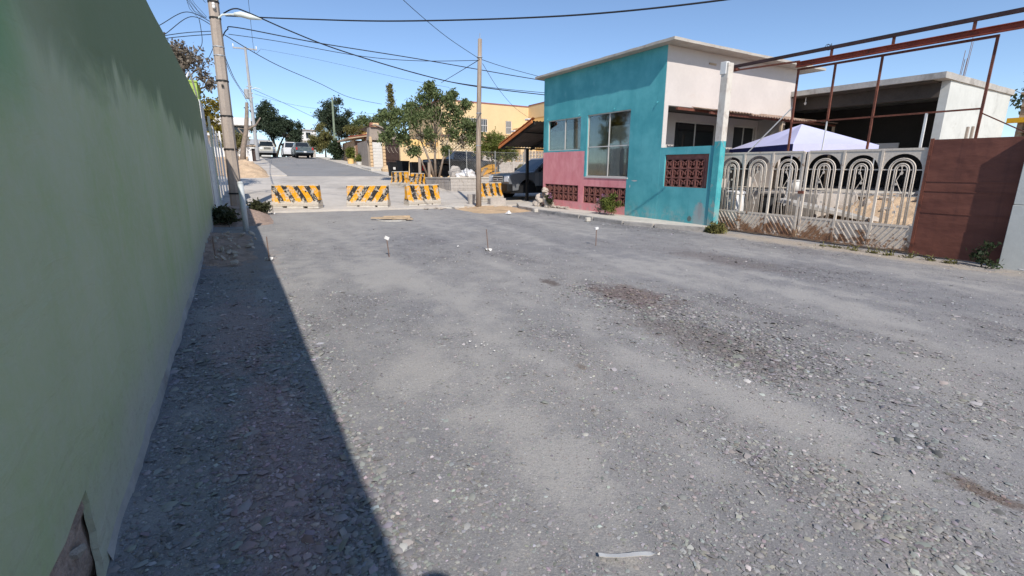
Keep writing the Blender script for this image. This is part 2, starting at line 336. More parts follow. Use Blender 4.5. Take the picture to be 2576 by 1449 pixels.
    # gravel yard: grey blue stone, pale dust, damp brown oil patches
    def gravel(name, stones):
        g = G(name); v = g.pos(); along = (0, 0, -YA)
        n0 = g.noise(v, .22, 4, .55); n1 = g.noise(v, .8, 5, .6, .3, (1, .42, 1), along); n2 = g.noise(v, 5, 5, .65); n3 = g.noise(v, 30, 5, .75); n4 = g.noise(v, 95, 3, .75)
        if stones: c = g.mix(g.step(n0, .35, .65), (.265, .258, .258), (.32, .305, .29))
        else:
            pa = g.n('Attribute', attribute_name='patch').outputs['Fac']; pq = g.math('ADD', g.math('ADD', pa, g.math('MULTIPLY', g.math('SUBTRACT', n3, .5), 1.5)), g.math('MULTIPLY', g.math('SUBTRACT', n2, .5), .6))
            c = g.mix(g.step(n0, .35, .65), (.232, .228, .236), (.30, .287, .278))
            c = g.mix(g.step(pq, .5, 1.05, 0, .75), c, (.44, .418, .39)); c = g.mix(g.step(pq, .45, .10, 0, .85), c, (.165, .158, .165))
        c = g.mix(g.step(n1, .50, .72, 0, .35), c, (.40, .37, .335)); c = g.mix(g.step(n2, .3, .75, 0, .25), c, (.33, .31, .29))
        def blob(c, u, s, ru, rs, colr, amt, rough=2.6):
            p = W(u, s); mp = g.n('Mapping', vector_type='TEXTURE'); g.L(v, mp.inputs[0]); mp.inputs['Location'].default_value = (p.x, p.y, 0); mp.inputs['Rotation'].default_value = (0, 0, YA); mp.inputs['Scale'].default_value = (ru, rs, 50)
            ln = g.n('VectorMath', operation='LENGTH'); g.L(mp.outputs[0], ln.inputs[0])
            q = g.math('ADD', ln.outputs['Value'], g.math('MULTIPLY', g.math('SUBTRACT', g.noise(v, 4.5, 8, .75), .5), rough))
            return g.mix(g.math('MULTIPLY', g.step(q, .35, 1.05, 1, 0), amt), c, colr)
        for a in [(10.6, 5.5, .55, 4.5, (.46, .385, .30), .75), (.0, 9.5, .6, 3, (.36, .28, .23), .6), (3.3, 15.5, 5.5, 3.4, (.40, .375, .34), .45), (4.2, 4.2, .5, .8, (.17, .115, .10), .6), (3.65, 2.7, .4, 1.2, (.15, .125, .115), .5), (3.68, 5.25, .12, .25, (.085, .058, .048), .75), (7.4, 5.3, .6, 1.5, (.17, .14, .13), .5), (3.05, .55, .08, .2, (.12, .075, .05), .75), (2.25, 2.75, .05, .09, (.16, .12, .09), .6), (.05, 2.6, .32, 1.6, (.42, .30, .29), .8), (-.1, 5.2, .35, 1.6, (.40, .295, .28), .7), (.1, 1.0, .25, .6, (.40, .29, .29), .7)]:
            c = blob(c, *a)
        if stones:
            at = g.n('Attribute', attribute_name='tone'); c = g.mix(1, c, at.outputs['Color'], 'MULTIPLY')
            M[name] = g.fin(c, .88, None, 0, .25)
        else:
            c = g.mix(g.step(n3, .25, .75, 0, .45), c, g.mix(1, c, (.62, .62, .63), 'MULTIPLY')); c = g.mix(g.step(n4, .54, .7, 0, .6), c, (.46, .44, .42)); c = g.mix(g.step(n4, .46, .32, 0, .5), c, (.15, .148, .155))
            hgt = g.math('ADD', n3, g.math('MULTIPLY', n4, .6))
            M[name] = g.fin(c, .92, g.bump(hgt, .5, .012), 0, .2)
    gravel('gravel', False); gravel('gravel_stone', True)
    M['dirtground'] = mat('dry_ground', (.40, .34, .27), .95, .15, .15, .4, 6, dirt=(.33, .28, .22), dscale=.2, world=True, bd=.03)
build_materials()

# ================================================================== the setting
def grid_sheet(name, us, ss, zf, m, kind='structure', label=None):
    nu, ns = len(us), len(ss); v = []
    for s in ss:
        for u in us: v.append(tuple(W(u, s, zf(u, s))))
    f = [(j*nu+i, j*nu+i+1, (j+1)*nu+i+1, (j+1)*nu+i) for j in range(ns-1) for i in range(nu-1)]
    me = bpy.data.meshes.new(name); me.from_pydata(v, [], f); me.polygons.foreach_set('use_smooth', [True]*len(f)); me.materials.append(m)
    o = link(name, me); tag(o, label=label, kind=kind); return o
def lin(a, b, n): return [a + (b - a) * i / (n - 1) for i in range(n)]
from mathutils import noise as mnoise
def nz(x, y, f=1, k=0): return mnoise.noise(Vector((x * f, y * f, k * 7.31)))

grid_sheet('ground', [-700, -300, -120, -60, -30, -15] + lin(-8, 10.19, 14) + [10.21] + lin(12, 40, 15) + [60, 100, 200, 400, 900], [-300, -120, -60, -30] + lin(-20, 23.74, 24) + [23.76] + lin(26, 42.9, 9) + [43.1] + lin(46, 90, 12) + [120, 200, 400, 900], lambda u, s: gzz(u, s) - .03, M['dirtground'])
def gravel_z(u, s): return gz(s) + .012 * nz(u, s, .7) + .007 * nz(u, s, 2.3, 1) + (.05 * max(0, 1 - (u + .6) / .35) if s > 0 else 0) * max(0, nz(u, s, 1.5, 3) + .3)
grid_sheet('gravel_yard', lin(-.62, 11.3, 130), lin(-4, 18.75, 240), gravel_z, M['gravel'])
# side yard behind the gate
grid_sheet('yard_floor', lin(11.3, 24, 20), lin(-8, 10.5, 24), lambda u, s: gz(s) + .004 + .02 * nz(u, s, .8), M['soil'])
# street at the crossing: a cast slab with a raised edge
def slab(name, us, ss, th, m, jag=0, label=None, skew=False):
    mb = MB(); nu, ns = len(us), len(ss)
    top = [(u + (jag * nz(u, s, 1.3, 2) if i in (0,) else 0), s - (.12 * min(6.5, max(0, u)) if skew and j == 0 else 0) + (jag * nz(u, s, .9, 5) + jag * .5 * nz(u, s, 3, 5) if j in (0,) else 0), gz(s) + th) for j, s in enumerate(ss) for i, u in enumerate(us)]
    mb.add(top, [(j*nu+i, j*nu+i+1, (j+1)*nu+i+1, (j+1)*nu+i) for j in range(ns-1) for i in range(nu-1)])
    rim = [j for j in range(nu)] + [j*nu+nu-1 for j in range(1, ns)] + [(ns-1)*nu+i for i in range(nu-2, -1, -1)] + [j*nu for j in range(ns-2, 0, -1)]
    n = len(rim); a = [top[i] for i in rim]; b = [(p[0], p[1], p[2] - th - .12) for p in a]
    mb.add(a + b, [(i, n + i, n + (i+1) % n, (i+1) % n) for i in range(n)])
    me = bpy.data.meshes.new(name); me.from_pydata([tuple(W(*p)) for p in mb.v], [], mb.f); bm = bmesh.new(); bm.from_mesh(me); bmesh.ops.recalc_face_normals(bm, faces=bm.faces); bm.to_mesh(me); bm.free(); me.materials.append(m)
    return tag(link(name, me), label=label, kind='structure')
slab('cross_street', lin(-1.6, 45, 60), [18.25, 19.0, 20.5, 22, 23.6], .045, M['slab'], .2, skew=True)
slab('crossing_slab', lin(-1.6, 10.1, 14), [23.6, 26, 28, 30, 32, 34.2], .05, M['slab'], .05)
grid_sheet('asphalt_street', lin(3.0, 9.4, 5), [34.15] + lin(36, 66, 11) + [70, 80, 120, 200], lambda u, s: gz(s) + .056, M['asphalt'])
slab('left_footway', [1.75, 2.4, 3.0], [34.2, 40, 50, 60, 66], .12, M['slab'], .1)
slab('right_footway', [9.4, 10.2, 11.0], [33.2, 38, 42, 50, 60, 66], .13, M['walk'], .04)
# corner pavement before the painted house (one poured top, kerb stones are parts)
mb = MB(); edge = [(10.6, 8.05), (9.95, 9.3), (9.66, 10.2), (9.62, 12.6), (9.60, 14.6), (9.75, 16.2), (10.6, 17.8)]
poly = edge + [(12.4, 18.6), (13.6, 18.6), (13.6, 16.1), (10.82, 16.1), (10.82, 8.05)]
mb.prism(poly, lambda p: (p[0], p[1], -.05), lambda p: (p[0], p[1], .125))
pave = single('pavement', mb, M['walk'], None, None, 10, 12, 12 * SL, SL, kind='structure', bevel=.012)
stones_ = [((9.66, 10.15), (9.63, 11.4)), ((9.63, 11.45), (9.625, 12.05)), ((9.62, 12.1), (9.605, 14.55)), ((9.6, 14.6), (9.74, 16.1)), ((9.96, 9.27), (9.67, 10.1)), ((10.58, 8.02), (9.98, 9.22))]
for k, (a, b) in enumerate(stones_):
    d = (Vector(b) - Vector(a)).normalized(); n = Vector((-d.y, d.x)) * (.055 + .012 * (k % 3))
    mbs = MB(); t = .108 + .007 * (k % 2)
    mbs.prism([a, b, (b[0]+n.x, b[1]+n.y), (a[0]+n.x, a[1]+n.y)], lambda p: (p[0], p[1], -.06), lambda p: (p[0], p[1], t))
    link('kerb_stone', mbs.mesh('kerb_stone', (10, 12, 0), SL, bevel=.014, seg=2), M['curb'], pave)

# how loose or compacted the yard is at a spot: -1 loose dark chips .. +1 trodden pale dust
LIGHT = [(-.05, 3.5, .3, 5, .35), (2.3, 4.9, .5, 1.1, .9), (1.9, 6.5, .6, 1.2, .6), (3.0, 1.35, .34, .75, 1.2), (2.75, 2.4, .2, .5, .7), (5.9, 5.0, .7, 1.4, .8), (8.7, 4.6, .5, 2.4, .9), (1.35, 1.75, .3, .5, .7), (1.2, 8, 1.2, 2.2, .4), (4.6, 1.6, .35, .7, .6), (6.2, 3.0, .5, .9, .6), (1.0, 3.2, .35, 1.2, .55), (3.5, 12, 3, 2.5, .35)]
DARK = [(3.75, 2.9, .5, 1.5, 1.25), (4.2, 4.2, .5, .7, 1.0), (3.45, 2.05, .3, .5, .8), (7.5, 5.2, .5, 1.5, .9), (8.4, 3.5, .5, 1.2, .8), (3.9, 7.6, .45, .9, .8), (3.7, 9.6, .5, .7, .8), (3.25, .75, .3, .5, .9), (2.35, .95, .25, .6, .8), (2.6, 3.3, .35, 1.2, .5), (1.55, 5.6, .4, 1.0, .45), (5.1, 2.9, .5, 1.1, .6), (9.6, 10, .5, 4.5, .7), (7, 9, .5, 2.2, .5)]
def patch(u, s):
    q = 0.0
    for L_, sg in ((LIGHT, 1), (DARK, -1)):
        for (a, b, ru, rs, k) in L_:
            d = ((u - a) / ru) ** 2 + ((s - b) / rs) ** 2
            if d < 6: q += sg * k * math.exp(-d)
    q += .75 * nz(u * 1.5, s * .55, .8, 11) + .55 * nz(u * 2.2, s * 1.0, 1.7, 12) + .5 * nz(u, s, 4.5, 13) + .3 * nz(u, s, 9.5, 14)
    for c0 in (2.05, 3.55, 5.4, 6.9):                              # wheel tracks bending toward the gate
        d = (u - (c0 + .012 * (s - 3) ** 2 * (1 if c0 > 3 else -.2) + .08 * nz(s, c0, .5, 4))) / .19; q += .45 * math.exp(-d * d)
    return max(-1.0, min(1.0, q))
gy = bpy.data.objects['gravel_yard']; ca = gy.data.color_attributes.new('patch', 'FLOAT_COLOR', 'POINT')
for i, vt in enumerate(gy.data.vertices):
    q = patch(*toUS(vt.co.x, vt.co.y)) * .5 + .5; ca.data[i].color = (q, q, q, 1)
# loose stones of the yard
def scatter_stones():
    us, ss, sz, ptone = [], [], [], []
    def batch(n, u0, u1, s0, s1, a, b, keep=None):
        u = rng.uniform(u0, u1, n); s = rng.uniform(s0, s1, n); d = np.hypot(u, s); k = rng.random(n) < np.minimum(1, (3.0 / np.maximum(d, .1)) ** 1.8)
        if keep is not None: k &= keep(u, s)
        u, s = u[k], s[k]; pq = np.array([patch(a_, b_) for a_, b_ in zip(u, s)]); k = rng.random(len(u)) < np.clip(.68 - .5 * pq, .34, 1); u, s, pq = u[k], s[k], pq[k]; a = a * np.clip(1.12 - .42 * pq, .7, 1.6); ptone.append(np.clip(.94 + .10 * pq, .8, 1.1)); us.append(u); ss.append(s); sz.append(np.clip(rng.lognormal(np.log(a), b, len(u)), .0025, .03))
    batch(1000000, -.58, 10.8, -1, 16.5, .0044, .45)
    batch(30000, -.58, .5, 0, 8, .0065, .55)                       # coarser heap in the wall's lee
    batch(14000, 2.9, 4.6, .8, 5, .0075, .4)
    batch(9000, 9.0, 10.6, 8, 17, .012, .4)
    u = np.concatenate(us); s = np.concatenate(ss); z = np.concatenate(sz); n = len(u)
    base = np.array([(1, 0, 0), (.25, .95, .1), (-.85, .55, -.1), (-.8, -.6, .1), (.35, -.9, 0), (.1, .05, .75), (0, 0, -.6)])
    faces = np.array([(0, 1, 5), (1, 2, 5), (2, 3, 5), (3, 4, 5), (4, 0, 5)])
    P = base[None] * rng.uniform(.65, 1.3, (n, 7, 1)); P = P * np.stack([z * rng.uniform(.8, 1.7, n), z, z * rng.uniform(.35, .8, n)], 1)[:, None, :]
    an = rng.uniform(0, 2 * np.pi, n); tx = rng.normal(0, .3, n)
    y2 = P[..., 1] * np.cos(tx)[:, None] - P[..., 2] * np.sin(tx)[:, None]; z2 = P[..., 1] * np.sin(tx)[:, None] + P[..., 2] * np.cos(tx)[:, None]
    x2 = P[..., 0] * np.cos(an)[:, None] - y2 * np.sin(an)[:, None]; y3 = P[..., 0] * np.sin(an)[:, None] + y2 * np.cos(an)[:, None]
    gx = u * rx.x + s * dx.x; gy = u * rx.y + s * dx.y; gh = np.array([gravel_z(a, b) for a, b in zip(u, s)])
    V = np.stack([gx[:, None] + x2, gy[:, None] + y3, gh[:, None] + z2 + (z * .18)[:, None]], -1).reshape(-1, 3)
    Fc = (faces[None] + (np.arange(n) * 7)[:, None, None]).reshape(-1, 3)
    me = bpy.data.meshes.new('loose_gravel'); me.vertices.add(len(V)); me.vertices.foreach_set('co', V.ravel().astype(np.float32))
    me.loops.add(Fc.size); me.loops.foreach_set('vertex_index', Fc.ravel().astype(np.int32)); me.polygons.add(len(Fc)); me.polygons.foreach_set('loop_start', (np.arange(len(Fc)) * 3).astype(np.int32)); me.polygons.foreach_set('loop_total', np.full(len(Fc), 3, np.int32)); me.update(calc_edges=True)
    t = rng.normal(1.0, .17, n); t = np.where(rng.random(n) < .045, t * 1.55, t); t = np.clip(t, .4, 2.0); tint = rng.normal(0, .045, (n, 3)); t = t * np.concatenate(ptone); c = np.clip(t[:, None] * (1 + tint), 0, 2.2)
    ca = me.color_attributes.new('tone', 'FLOAT_COLOR', 'POINT'); cc = np.ones((n, 7, 4), np.float32); cc[..., :3] = c[:, None, :]; ca.data.foreach_set('color', cc.ravel())
    me.materials.append(M['gravel_stone']); o = link('loose_gravel', me); tag(o, 'loose grey crushed stone covering the yard', 'gravel', kind='stuff')
    print('stones', n)
scatter_stones()

def rock_mesh(name, seed, sx=1, sy=1, sz=.7, jit=.25, sub=1):
    bm = bmesh.new(); bmesh.ops.create_icosphere(bm, subdivisions=sub, radius=1); rr = random.Random(seed)
    for v in bm.verts: v.co *= 1 + rr.uniform(-jit, jit); v.co.x *= sx; v.co.y *= sy; v.co.z *= sz
    me = bpy.data.meshes.new(name); bm.to_mesh(me); bm.free(); return me
ROCKS = [rock_mesh('rock', i, 1 + .3 * (i % 3), 1, .55 + .1 * (i % 4)) for i in range(6)]
for r_ in ROCKS: r_.materials.append(M['rock'])
def mound(name, u0, u1, s0, s1, hf, m, nu=30, ns=30, kind='structure', zf=None, label=None, cat=None):
    us, ss = lin(u0, u1, nu), lin(s0, s1, ns); zf = zf or gzz
    o = grid_sheet(name, us, ss, lambda u, s: zf(u, s) - .02 + hf((u - u0) / (u1 - u0), (s - s0) / (s1 - s0), u, s), m, kind)
    if label: tag(o, label, cat)
    return o
bell = lambda a, b: max(0, math.sin(math.pi * min(max(a, 0), 1))) ** .8 * max(0, math.sin(math.pi * min(max(b, 0), 1))) ** .8
# rubble bank at the wall foot and earth round the pole
mound('rubble_bank', -.62, .25, 8.3, 13.2, lambda a, b, u, s: (1 - a) ** .8 * math.sin(math.pi * b) ** .6 * (.12 + .10 * nz(u, s, 4) + .05 * nz(u, s, 9, 2)), M['pinksoil'], 40, 120)
mound('pole_earth', -.8, 1.0, 14.2, 18.9, lambda a, b, u, s: bell(a * .8 + .25, b) * (.34 + .10 * nz(u, s, 3) + .05 * nz(u, s, 9, 2)), M['pinksoil'], 50, 90)
for k in range(46):
    b = random.random(); u = -.5 + random.random() * .75; s = (8.4 + b * 4.6) if k < 30 else 14.4 + b * 3.6
    o = link('rubble_stone', ROCKS[k % 6], None, None, W(u, s, gz(s) + (.07 if k < 30 else .16) * (1.0 - max(u, 0))), (random.random(), random.random(), random.random() * 6)); q = random.uniform(.022, .06); o.scale = (q, q, q)
    tag(o, 'loose pinkish stone lying in the rubble along the green wall', 'stone', 'rubble stones by the green wall')
# far left: sand heap and verge
mound('sand_heap', -.6, 2.1, 32.5, 44, lambda a, b, u, s: bell(a, b) * (.75 + .25 * nz(u, s, .9) + .1 * nz(u, s, 3)), M['sand'], 30, 50)
mound('left_verge', -14, 1.8, 34, 66, lambda a, b, u, s: .12 + .12 * nz(u, s, .4), M['soil'], 20, 30)
# right: raised lot
grid_sheet('raised_lot', lin(10.25, 40, 14), lin(23.9, 43, 10), lambda u, s: LOT + .01, M['soil'])
grid_sheet('right_verge', lin(11.0, 60, 8), lin(43, 70, 8), lambda u, s: gz(s) + .0, M['soil'])

# ================================================================== the long green wall
T = Thing('green_wall', 'long tall worn green plastered wall in shade, its foot bare cement', 'wall', -.6, 7, None, SL)
rr = random.Random(3); out = []
S0, S1 = -9.0, 16.6
n = 160
ss_ = lin(S0, 2.0, 30) + lin(2.08, 8, 150) + lin(8.05, S1, 90)
out = [(s, -.05 if s < 2.05 else .02 + .05 * max(-.6, nz(s, 2, 3.1)) + .025 * nz(s, 5, 13)) for s in ss_ if not 1.0 < s < 2.07]
foot = [p for p in out if p[0] <= 1.0] + [(1.02, -.05), (1.05, .30), (1.12, .34), (1.2, .35), (1.35, .375), (1.5, .37), (1.65, .39), (1.8, .38), (1.92, .395), (2.06, .40), (2.068, .34), (2.06, .28), (2.066, .22), (2.05, .16), (2.056, .1), (2.04, .03), (2.045, -.05)] + [p for p in out if p[0] >= 2.07]
top = [(S1 - (S1 - S0) * i / 60, 3.30 + .02 * nz(i * .37, 0, 1) + .012 * math.sin(i * .8)) for i in range(61)]
mb = MB(); mb.prism(foot + top, lambda p: (-.60, p[0], p[1]), lambda p: (-.622, p[0], p[1]))
T.part('plaster_face', mb, M['greenwall'])
mb = MB(); us_ = lin(-2, 17.0 - .5, 2); 
mb.box((-.86, S0, -.3), (-.715, S1 - .01, 3.27)); core = T.part('wall_core', mb, M['concrete'])
g1 = MB(); A = lin(.9, 2.2, 26); B = lin(-.06, .5, 14)
g1.add([(-.636 + .03 * nz(a, b, 6) + .02 * nz(a, b, 14, 2), a, b) for b in B for a in A], [(j*26+i, j*26+i+1, (j+1)*26+i+1, (j+1)*26+i) for j in range(13) for i in range(25)])
rub = T.part('exposed_rubble', g1, M['masonry'], smooth=False)
for k in range(7):
    o = link('broken_stone', ROCKS[k % 6], None, rub, (-.64 + .6, 1.25 + .12 * k - 7, .05 + .09 * (k % 4) + SL * (1.5 - 7)), (k, k * 2, k)); o.scale = (.03, .045, .04)
# rough mortar strip along the foot
g2 = MB(); ss = lin(2.12, 16.5, 240); pr = []
for i, s in enumerate(ss):
    w_ = .004 + .014 * max(0, nz(s, 1, 2.2)) + .012 * max(0, nz(s, 1, 9)); h_ = .05 + .05 * max(-.3, nz(s, 3, 2.6))
    pr += [(-.60, s, h_ + .05), (-.60 + w_, s, h_), (-.60 + w_ * 1.3, s, -.06)]
g2.add(pr, [(3*i+k, 3*i+k+1, 3*i+k+4, 3*i+k+3) for i in range(len(ss)-1) for k in range(2)]); T.part('mortar_foot', g2, M['concrete'])

# ================================================================== corner house, teal and pink
UF = 10.8; HS0, HS1 = 9.98, 16.06; HT = 4.91
T = Thing('corner_house', 'teal and pink painted corner house with white side wall and flat roof', 'house', UF, 12, None, SL)
def wall_grid(mb, ys, zs, holes, f0, f1):
    """solid wall over the grid ys x zs with rectangular holes; f0, f1 map (y, z) to the two faces"""
    ys = sorted(set(ys)); zs = sorted(set(zs)); ny, nzz = len(ys) - 1, len(zs) - 1
    sol = [[not any(a - 1e-6 <= ys[i] and ys[i+1] <= b + 1e-6 and c - 1e-6 <= zs[j] and zs[j+1] <= d + 1e-6 for a, b, c, d in holes) for j in range(nzz)] for i in range(ny)]
    S = lambda i, j: 0 <= i < ny and 0 <= j < nzz and sol[i][j]
    for i in range(ny):
        for j in range(nzz):
            if not sol[i][j]: continue
            a, b, c, d = ys[i], ys[i+1], zs[j], zs[j+1]
            mb.quad(f0(a, c), f0(b, c), f0(b, d), f0(a, d)); mb.quad(f1(a, c), f1(a, d), f1(b, d), f1(b, c))
            for (p, q, ii, jj) in (((a, c), (a, d), i-1, j), ((b, c), (b, d), i+1, j), ((a, c), (b, c), i, j-1), ((a, d), (b, d), i, j+1)):
                if not S(ii, jj): mb.quad(f0(*p), f0(*q), f1(*q), f1(*p))
def merged(T, name, mb, m, parent=None):
    me = mb.mesh(name, T.org, T.slope); bm = bmesh.new(); bm.from_mesh(me); bmesh.ops.remove_doubles(bm, verts=bm.verts, dist=1e-4); bmesh.ops.recalc_face_normals(bm, faces=bm.faces); bm.to_mesh(me); bm.free()
    return link(name, me, m, parent or T.o)
SW = (13.72, 15.76, 2.23, 3.35); BW = (11.28, 13.36, 1.31, 3.36); V1 = (13.77, 15.91, .39, .98); V2 = (11.32, 13.46, .39, .98); V3 = (8.32, 9.80, 1.09, 1.98)
mb = MB(); hs = [SW, BW, V1, V2]
wall_grid(mb, [HS0, HS1] + [x for h in hs for x in h[:2]], [-.1, HT] + [x for h in hs for x in h[2:]], hs, lambda y, z: (UF, y, z), lambda y, z: (UF + .17, y, z))
merged(T, 'front_wall', mb, M['teal'])
mb = MB(); wall_grid(mb, [8.176, HS0 - .003, V3[0], V3[1]], [-.1, 2.18, V3[2], V3[3]], [V3], lambda y, z: (UF + .004, y, z), lambda y, z: (UF + .2, y, z))
merged(T, 'porch_wall', mb, M['teal'])
mb = MB(); mb.box((UF - .03, 7.975, -.1), (UF + .17, 8.175, 4.12)); pil = T.part('pillar', mb, M['pillar'], bevel=.01)
pil.data.materials[0] = M['pillar']
mb = MB(); mb.box((UF - .05, 8.03, 3.86), (UF + .08, 8.2, 4.15)); T.part('meter_box', mb, M['white'], bevel=.008)
# side wall above the porch, end wall, rear wall
mb = MB(); mb.box((UF + .172, HS0 - .013, 3.35), (17.1, HS0 + .17, HT)); T.part('side_wall', mb, M['whitewall'])
mb = MB(); mb.box((UF + .006, HS0 - .014, 2.182), (UF + .171, HS0 - .001, HT)); T.part('corner_return', mb, M['whitewall'])
mb = MB(); mb.box((UF + .172, HS1 - .17, -.1), (16.9, HS1, HT)); T.part('rear_wall', mb, M['whitewall'])
mb = MB(); mb.box((16.93, HS0 + .172, -.1), (17.1, HS1, HT)); T.part('end_wall', mb, M['whitewall'])
mb = MB(); hs = [(12.55, 14.6, .15, 3.12), (15.55, 16.8, .15, 3.12)]
wall_grid(mb, [UF + .175, 16.92] + [x for h in hs for x in h[:2]], [-.1, 3.34] + [x for h in hs for x in h[2:]], hs, lambda y, z: (y, 11.05, z), lambda y, z: (y, 11.2, z))
merged(T, 'porch_back_wall', mb, M['whitewall'])
mb = MB(); mb.box((UF + .18, HS0 + .18, 3.36), (16.92, HS1 - .18, 3.5)); T.part('ceiling', mb, M['inside'])
mb = MB(); mb.box((UF + .18, 10.0, -.05), (16.92, HS1 - .18, .1)); T.part('floor', mb, M['concrete'])
mb = MB(); mb.box((UF + 2.2, 11.3, .1), (UF + 2.3, HS1 - .2, 3.35)); T.part('room_wall', mb, M['inside'])
for (a, b, c, d) in hs:
    fr = MB(); y0, y1 = 11.1, 11.14
    for x in (a + .03, (a + b) / 2, b - .03): fr.box((x - .025, y0, c), (x + .025, y1, d))
    for z in (c + .03, d - .03): fr.box((a, y0 + .004, z - .025), (b, y1 - .004, z + .025))
    dr = T.part('sliding_door', fr, M['alu'])
    for x0, x1 in ((a + .05, (a + b) / 2 - .02), ((a + b) / 2 + .02, b - .05)):
        gp = MB().box((x0, 11.115, c + .05), (x1, 11.122, d - .05)); T.part('pane', gp, M['glass'], dr)
# roof slab with a ragged fascia
mb = MB(); ed = []
def rag(k, amp=.018): return amp * nz(k * .9, 3.3, 1) + amp * .7 * nz(k * 4.1, 1.3, 1)
pts = [(10.5 + rag(i), s) for i, s in enumerate(lin(9.5, 16.28, 26))] + [(u, 16.28) for u in lin(10.9, 18.0, 6)[1:]] + [(18.0, 12)] + [(u, 9.5 + rag(i + 50)) for i, u in enumerate(lin(18.0, 10.6, 26))]
mb.prism(pts, lambda p: (p[0], p[1], HT + .004 + .01 * nz(p[0], p[1], 2)), lambda p: (p[0], p[1], HT + .075 + .012 * nz(p[0], p[1], 3)))
roof = T.part('roof', mb, M['eave'])
mb = MB(); mb.box((10.75, 9.75, HT + .06), (17.8, 16.1, HT + .105)); T.part('roof_screed', mb, M['white'], roof)
for s in lin(9.9, 16, 5): 
    mb = MB(); mb.tube([(13.5 + (s - 9.9) * .1, 9.52, HT - .03), (13.5 + (s - 9.9) * .1, 9.97, HT - .03)], .03, 6)
mb = MB(); mb.bar((12.55, 9.96, 4.62), (12.85, 9.96, 4.62), .05, .05); T.part('timber_stub', mb, M['plank'])
# windows
def window(T, rect, mull, trans, name='window'):
    a, b, c, d = rect; fr = MB(); u0, u1 = UF + .03, UF + .07; t = .032
    fr.box((u0, a, c), (u1, a + t, d)); fr.box((u0, b - t, c), (u1, b, d)); fr.box((u0, a + t, c), (u1, b - t, c + t)); fr.box((u0, a + t, d - t), (u1, b - t, d))
    for m_ in mull: fr.box((u0 + .004, m_ - .016, c + t), (u1 - .004, m_ + .016, d - t))
    for z in trans: fr.box((u0 + .008, a + t, z - .016), (u1 - .008, b - t, z + .016))
    wo = T.part(name, fr, M['alu'])
    ms = [a + t] + list(mull) + [b - t]; zs = [c + t] + list(trans) + [d - t]
    for i in range(len(ms) - 1):
        for j in range(len(zs) - 1):
            T.part('pane', MB().box((UF + .05, ms[i] + .01, zs[j] + .01), (UF + .055, ms[i+1] - .01, zs[j+1] - .01)), M['pane'], wo)
    return wo
def curtain(T, wo, s0, s1, z0, z1, u, m, folds=5, amp=.03, taper=0):
    mb = MB(); n, k = 40, 8; v = []
    for j in range(k + 1):
        q = j / k
        for i in range(n + 1):
            t = i / n; c = (s0 + s1) / 2; s = s0 + (s1 - s0) * t; s = c + (s - c) * (1 - taper * math.sin(q * math.pi))
            v.append((u + amp * math.sin(t * folds * 6.28 + q), s, z0 + (z1 - z0) * q))
    mb.add(v, [(j*(n+1)+i, j*(n+1)+i+1, (j+1)*(n+1)+i+1, (j+1)*(n+1)+i) for j in range(k) for i in range(n)]); return T.part('curtain', mb, m, wo, smooth=True)
sw = window(T, SW, [14.69], []); bw = window(T, BW, [12.27], [2.30])
curtain(T, sw, 13.7, 15.78, 2.2, 2.95, UF + .10, M['curtain_f'], 7, .025)
curtain(T, bw, 12.3, 13.38, 1.3, 3.3, UF + .10, M['curtain_g'], 6, .03)
curtain(T, bw, 11.75, 12.25, 1.32, 2.28, UF + .10, M['curtain_w'], 6, .035, .25)
curtain(T, bw, 11.3, 12.26, 2.32, 2.93, UF + .11, M['curtain_w'], 2, .012)
curtain(T, bw, 12.9, 13.36, 1.32, 2.28, UF + .085, M['curtain_f'], 3, .015, .2)
T.part('paper_ball', MB().box((UF + .15, 14.3, 2.45), (UF + .2, 14.55, 2.72)), M['paper'], sw, bevel=.02)
mb = MB(); mb.box((UF - .02, 11.26, 1.265), (UF + .03, 13.38, 1.312)); T.part('sill', mb, M['whitewall'], bw)
for s, z in ((15.75, 3.42), (13.8, 3.42), (12.0, 3.45), (10.2, 3.45), (13.0, 4.82)):
    mb = MB(); mb.tube([(UF, s, z), (UF - .04, s, z), (UF - .05, s - .01, z - .04)], .012, 5); T.part('wire_hook', mb, M['teal'])
# breeze blocks
def block_mesh(kind='arch', w=.3, hgt=.28, d=.14):
    """pierced block: frame, X web bowed like four petals. x depth, y width, z height"""
    mb = MB(); t = .022; a, b = w / 2, hgt / 2
    mb.box((0, -a, -b), (d, -a + t, b)); mb.box((0, a - t, -b), (d, a, b)); mb.box((.001, -a + t, -b), (d - .001, a - t, -b + t)); mb.box((.001, -a + t, b - t), (d - .001, a - t, b))
    if kind == 'arch':
        for sy in (-1, 1):
            p = [(sy * (a - t), b - t), (sy * a * .48, b * .5), (sy * a * .30, 0), (sy * a * .48, -b * .5), (sy * (a - t), -b + t)]
            for q in range(4):
                mb.bar((d * .4, p[q][0], p[q][1]), (d * .4, p[q+1][0], p[q+1][1]), d * .7, .024)
        mb.box((d * .25, -a * .36, -b * .32), (d * .6, a * .36, b * .32))
    else:
        for sy in (-1, 1):
            mb.bar((d * .45, sy * (a - t), b - t), (d * .45, 0, -b * .1), d * .8, .028); mb.bar((d * .45, sy * (a - t), -b + t), (d * .45, 0, b * .1), d * .8, .026)
            mb.bar((d * .45, sy * a * .6, -b + t), (d * .45, sy * a * .25, b * .5), d * .8, .02)
    return mb.mesh('breeze_block')
bA = block_mesh('arch', .302, .292); bA.materials.append(M['terracotta']); bB = block_mesh('x', .272, .262, .15); bB.materials.append(M['terracotta'])
def screen(T, me, rect, nc, nr, u, fit=None):
    a, b, c, d = rect
    for i in range(nc):
        for j in range(nr):
            s = a + (b - a) * (i + .5) / nc; h = c + (d - c) * (j + .5) / nr
            o = link('breeze_block', me, None, T.o, (u - T.org[0], s - T.org[1], h + T.slope * (s - T.org[1])))
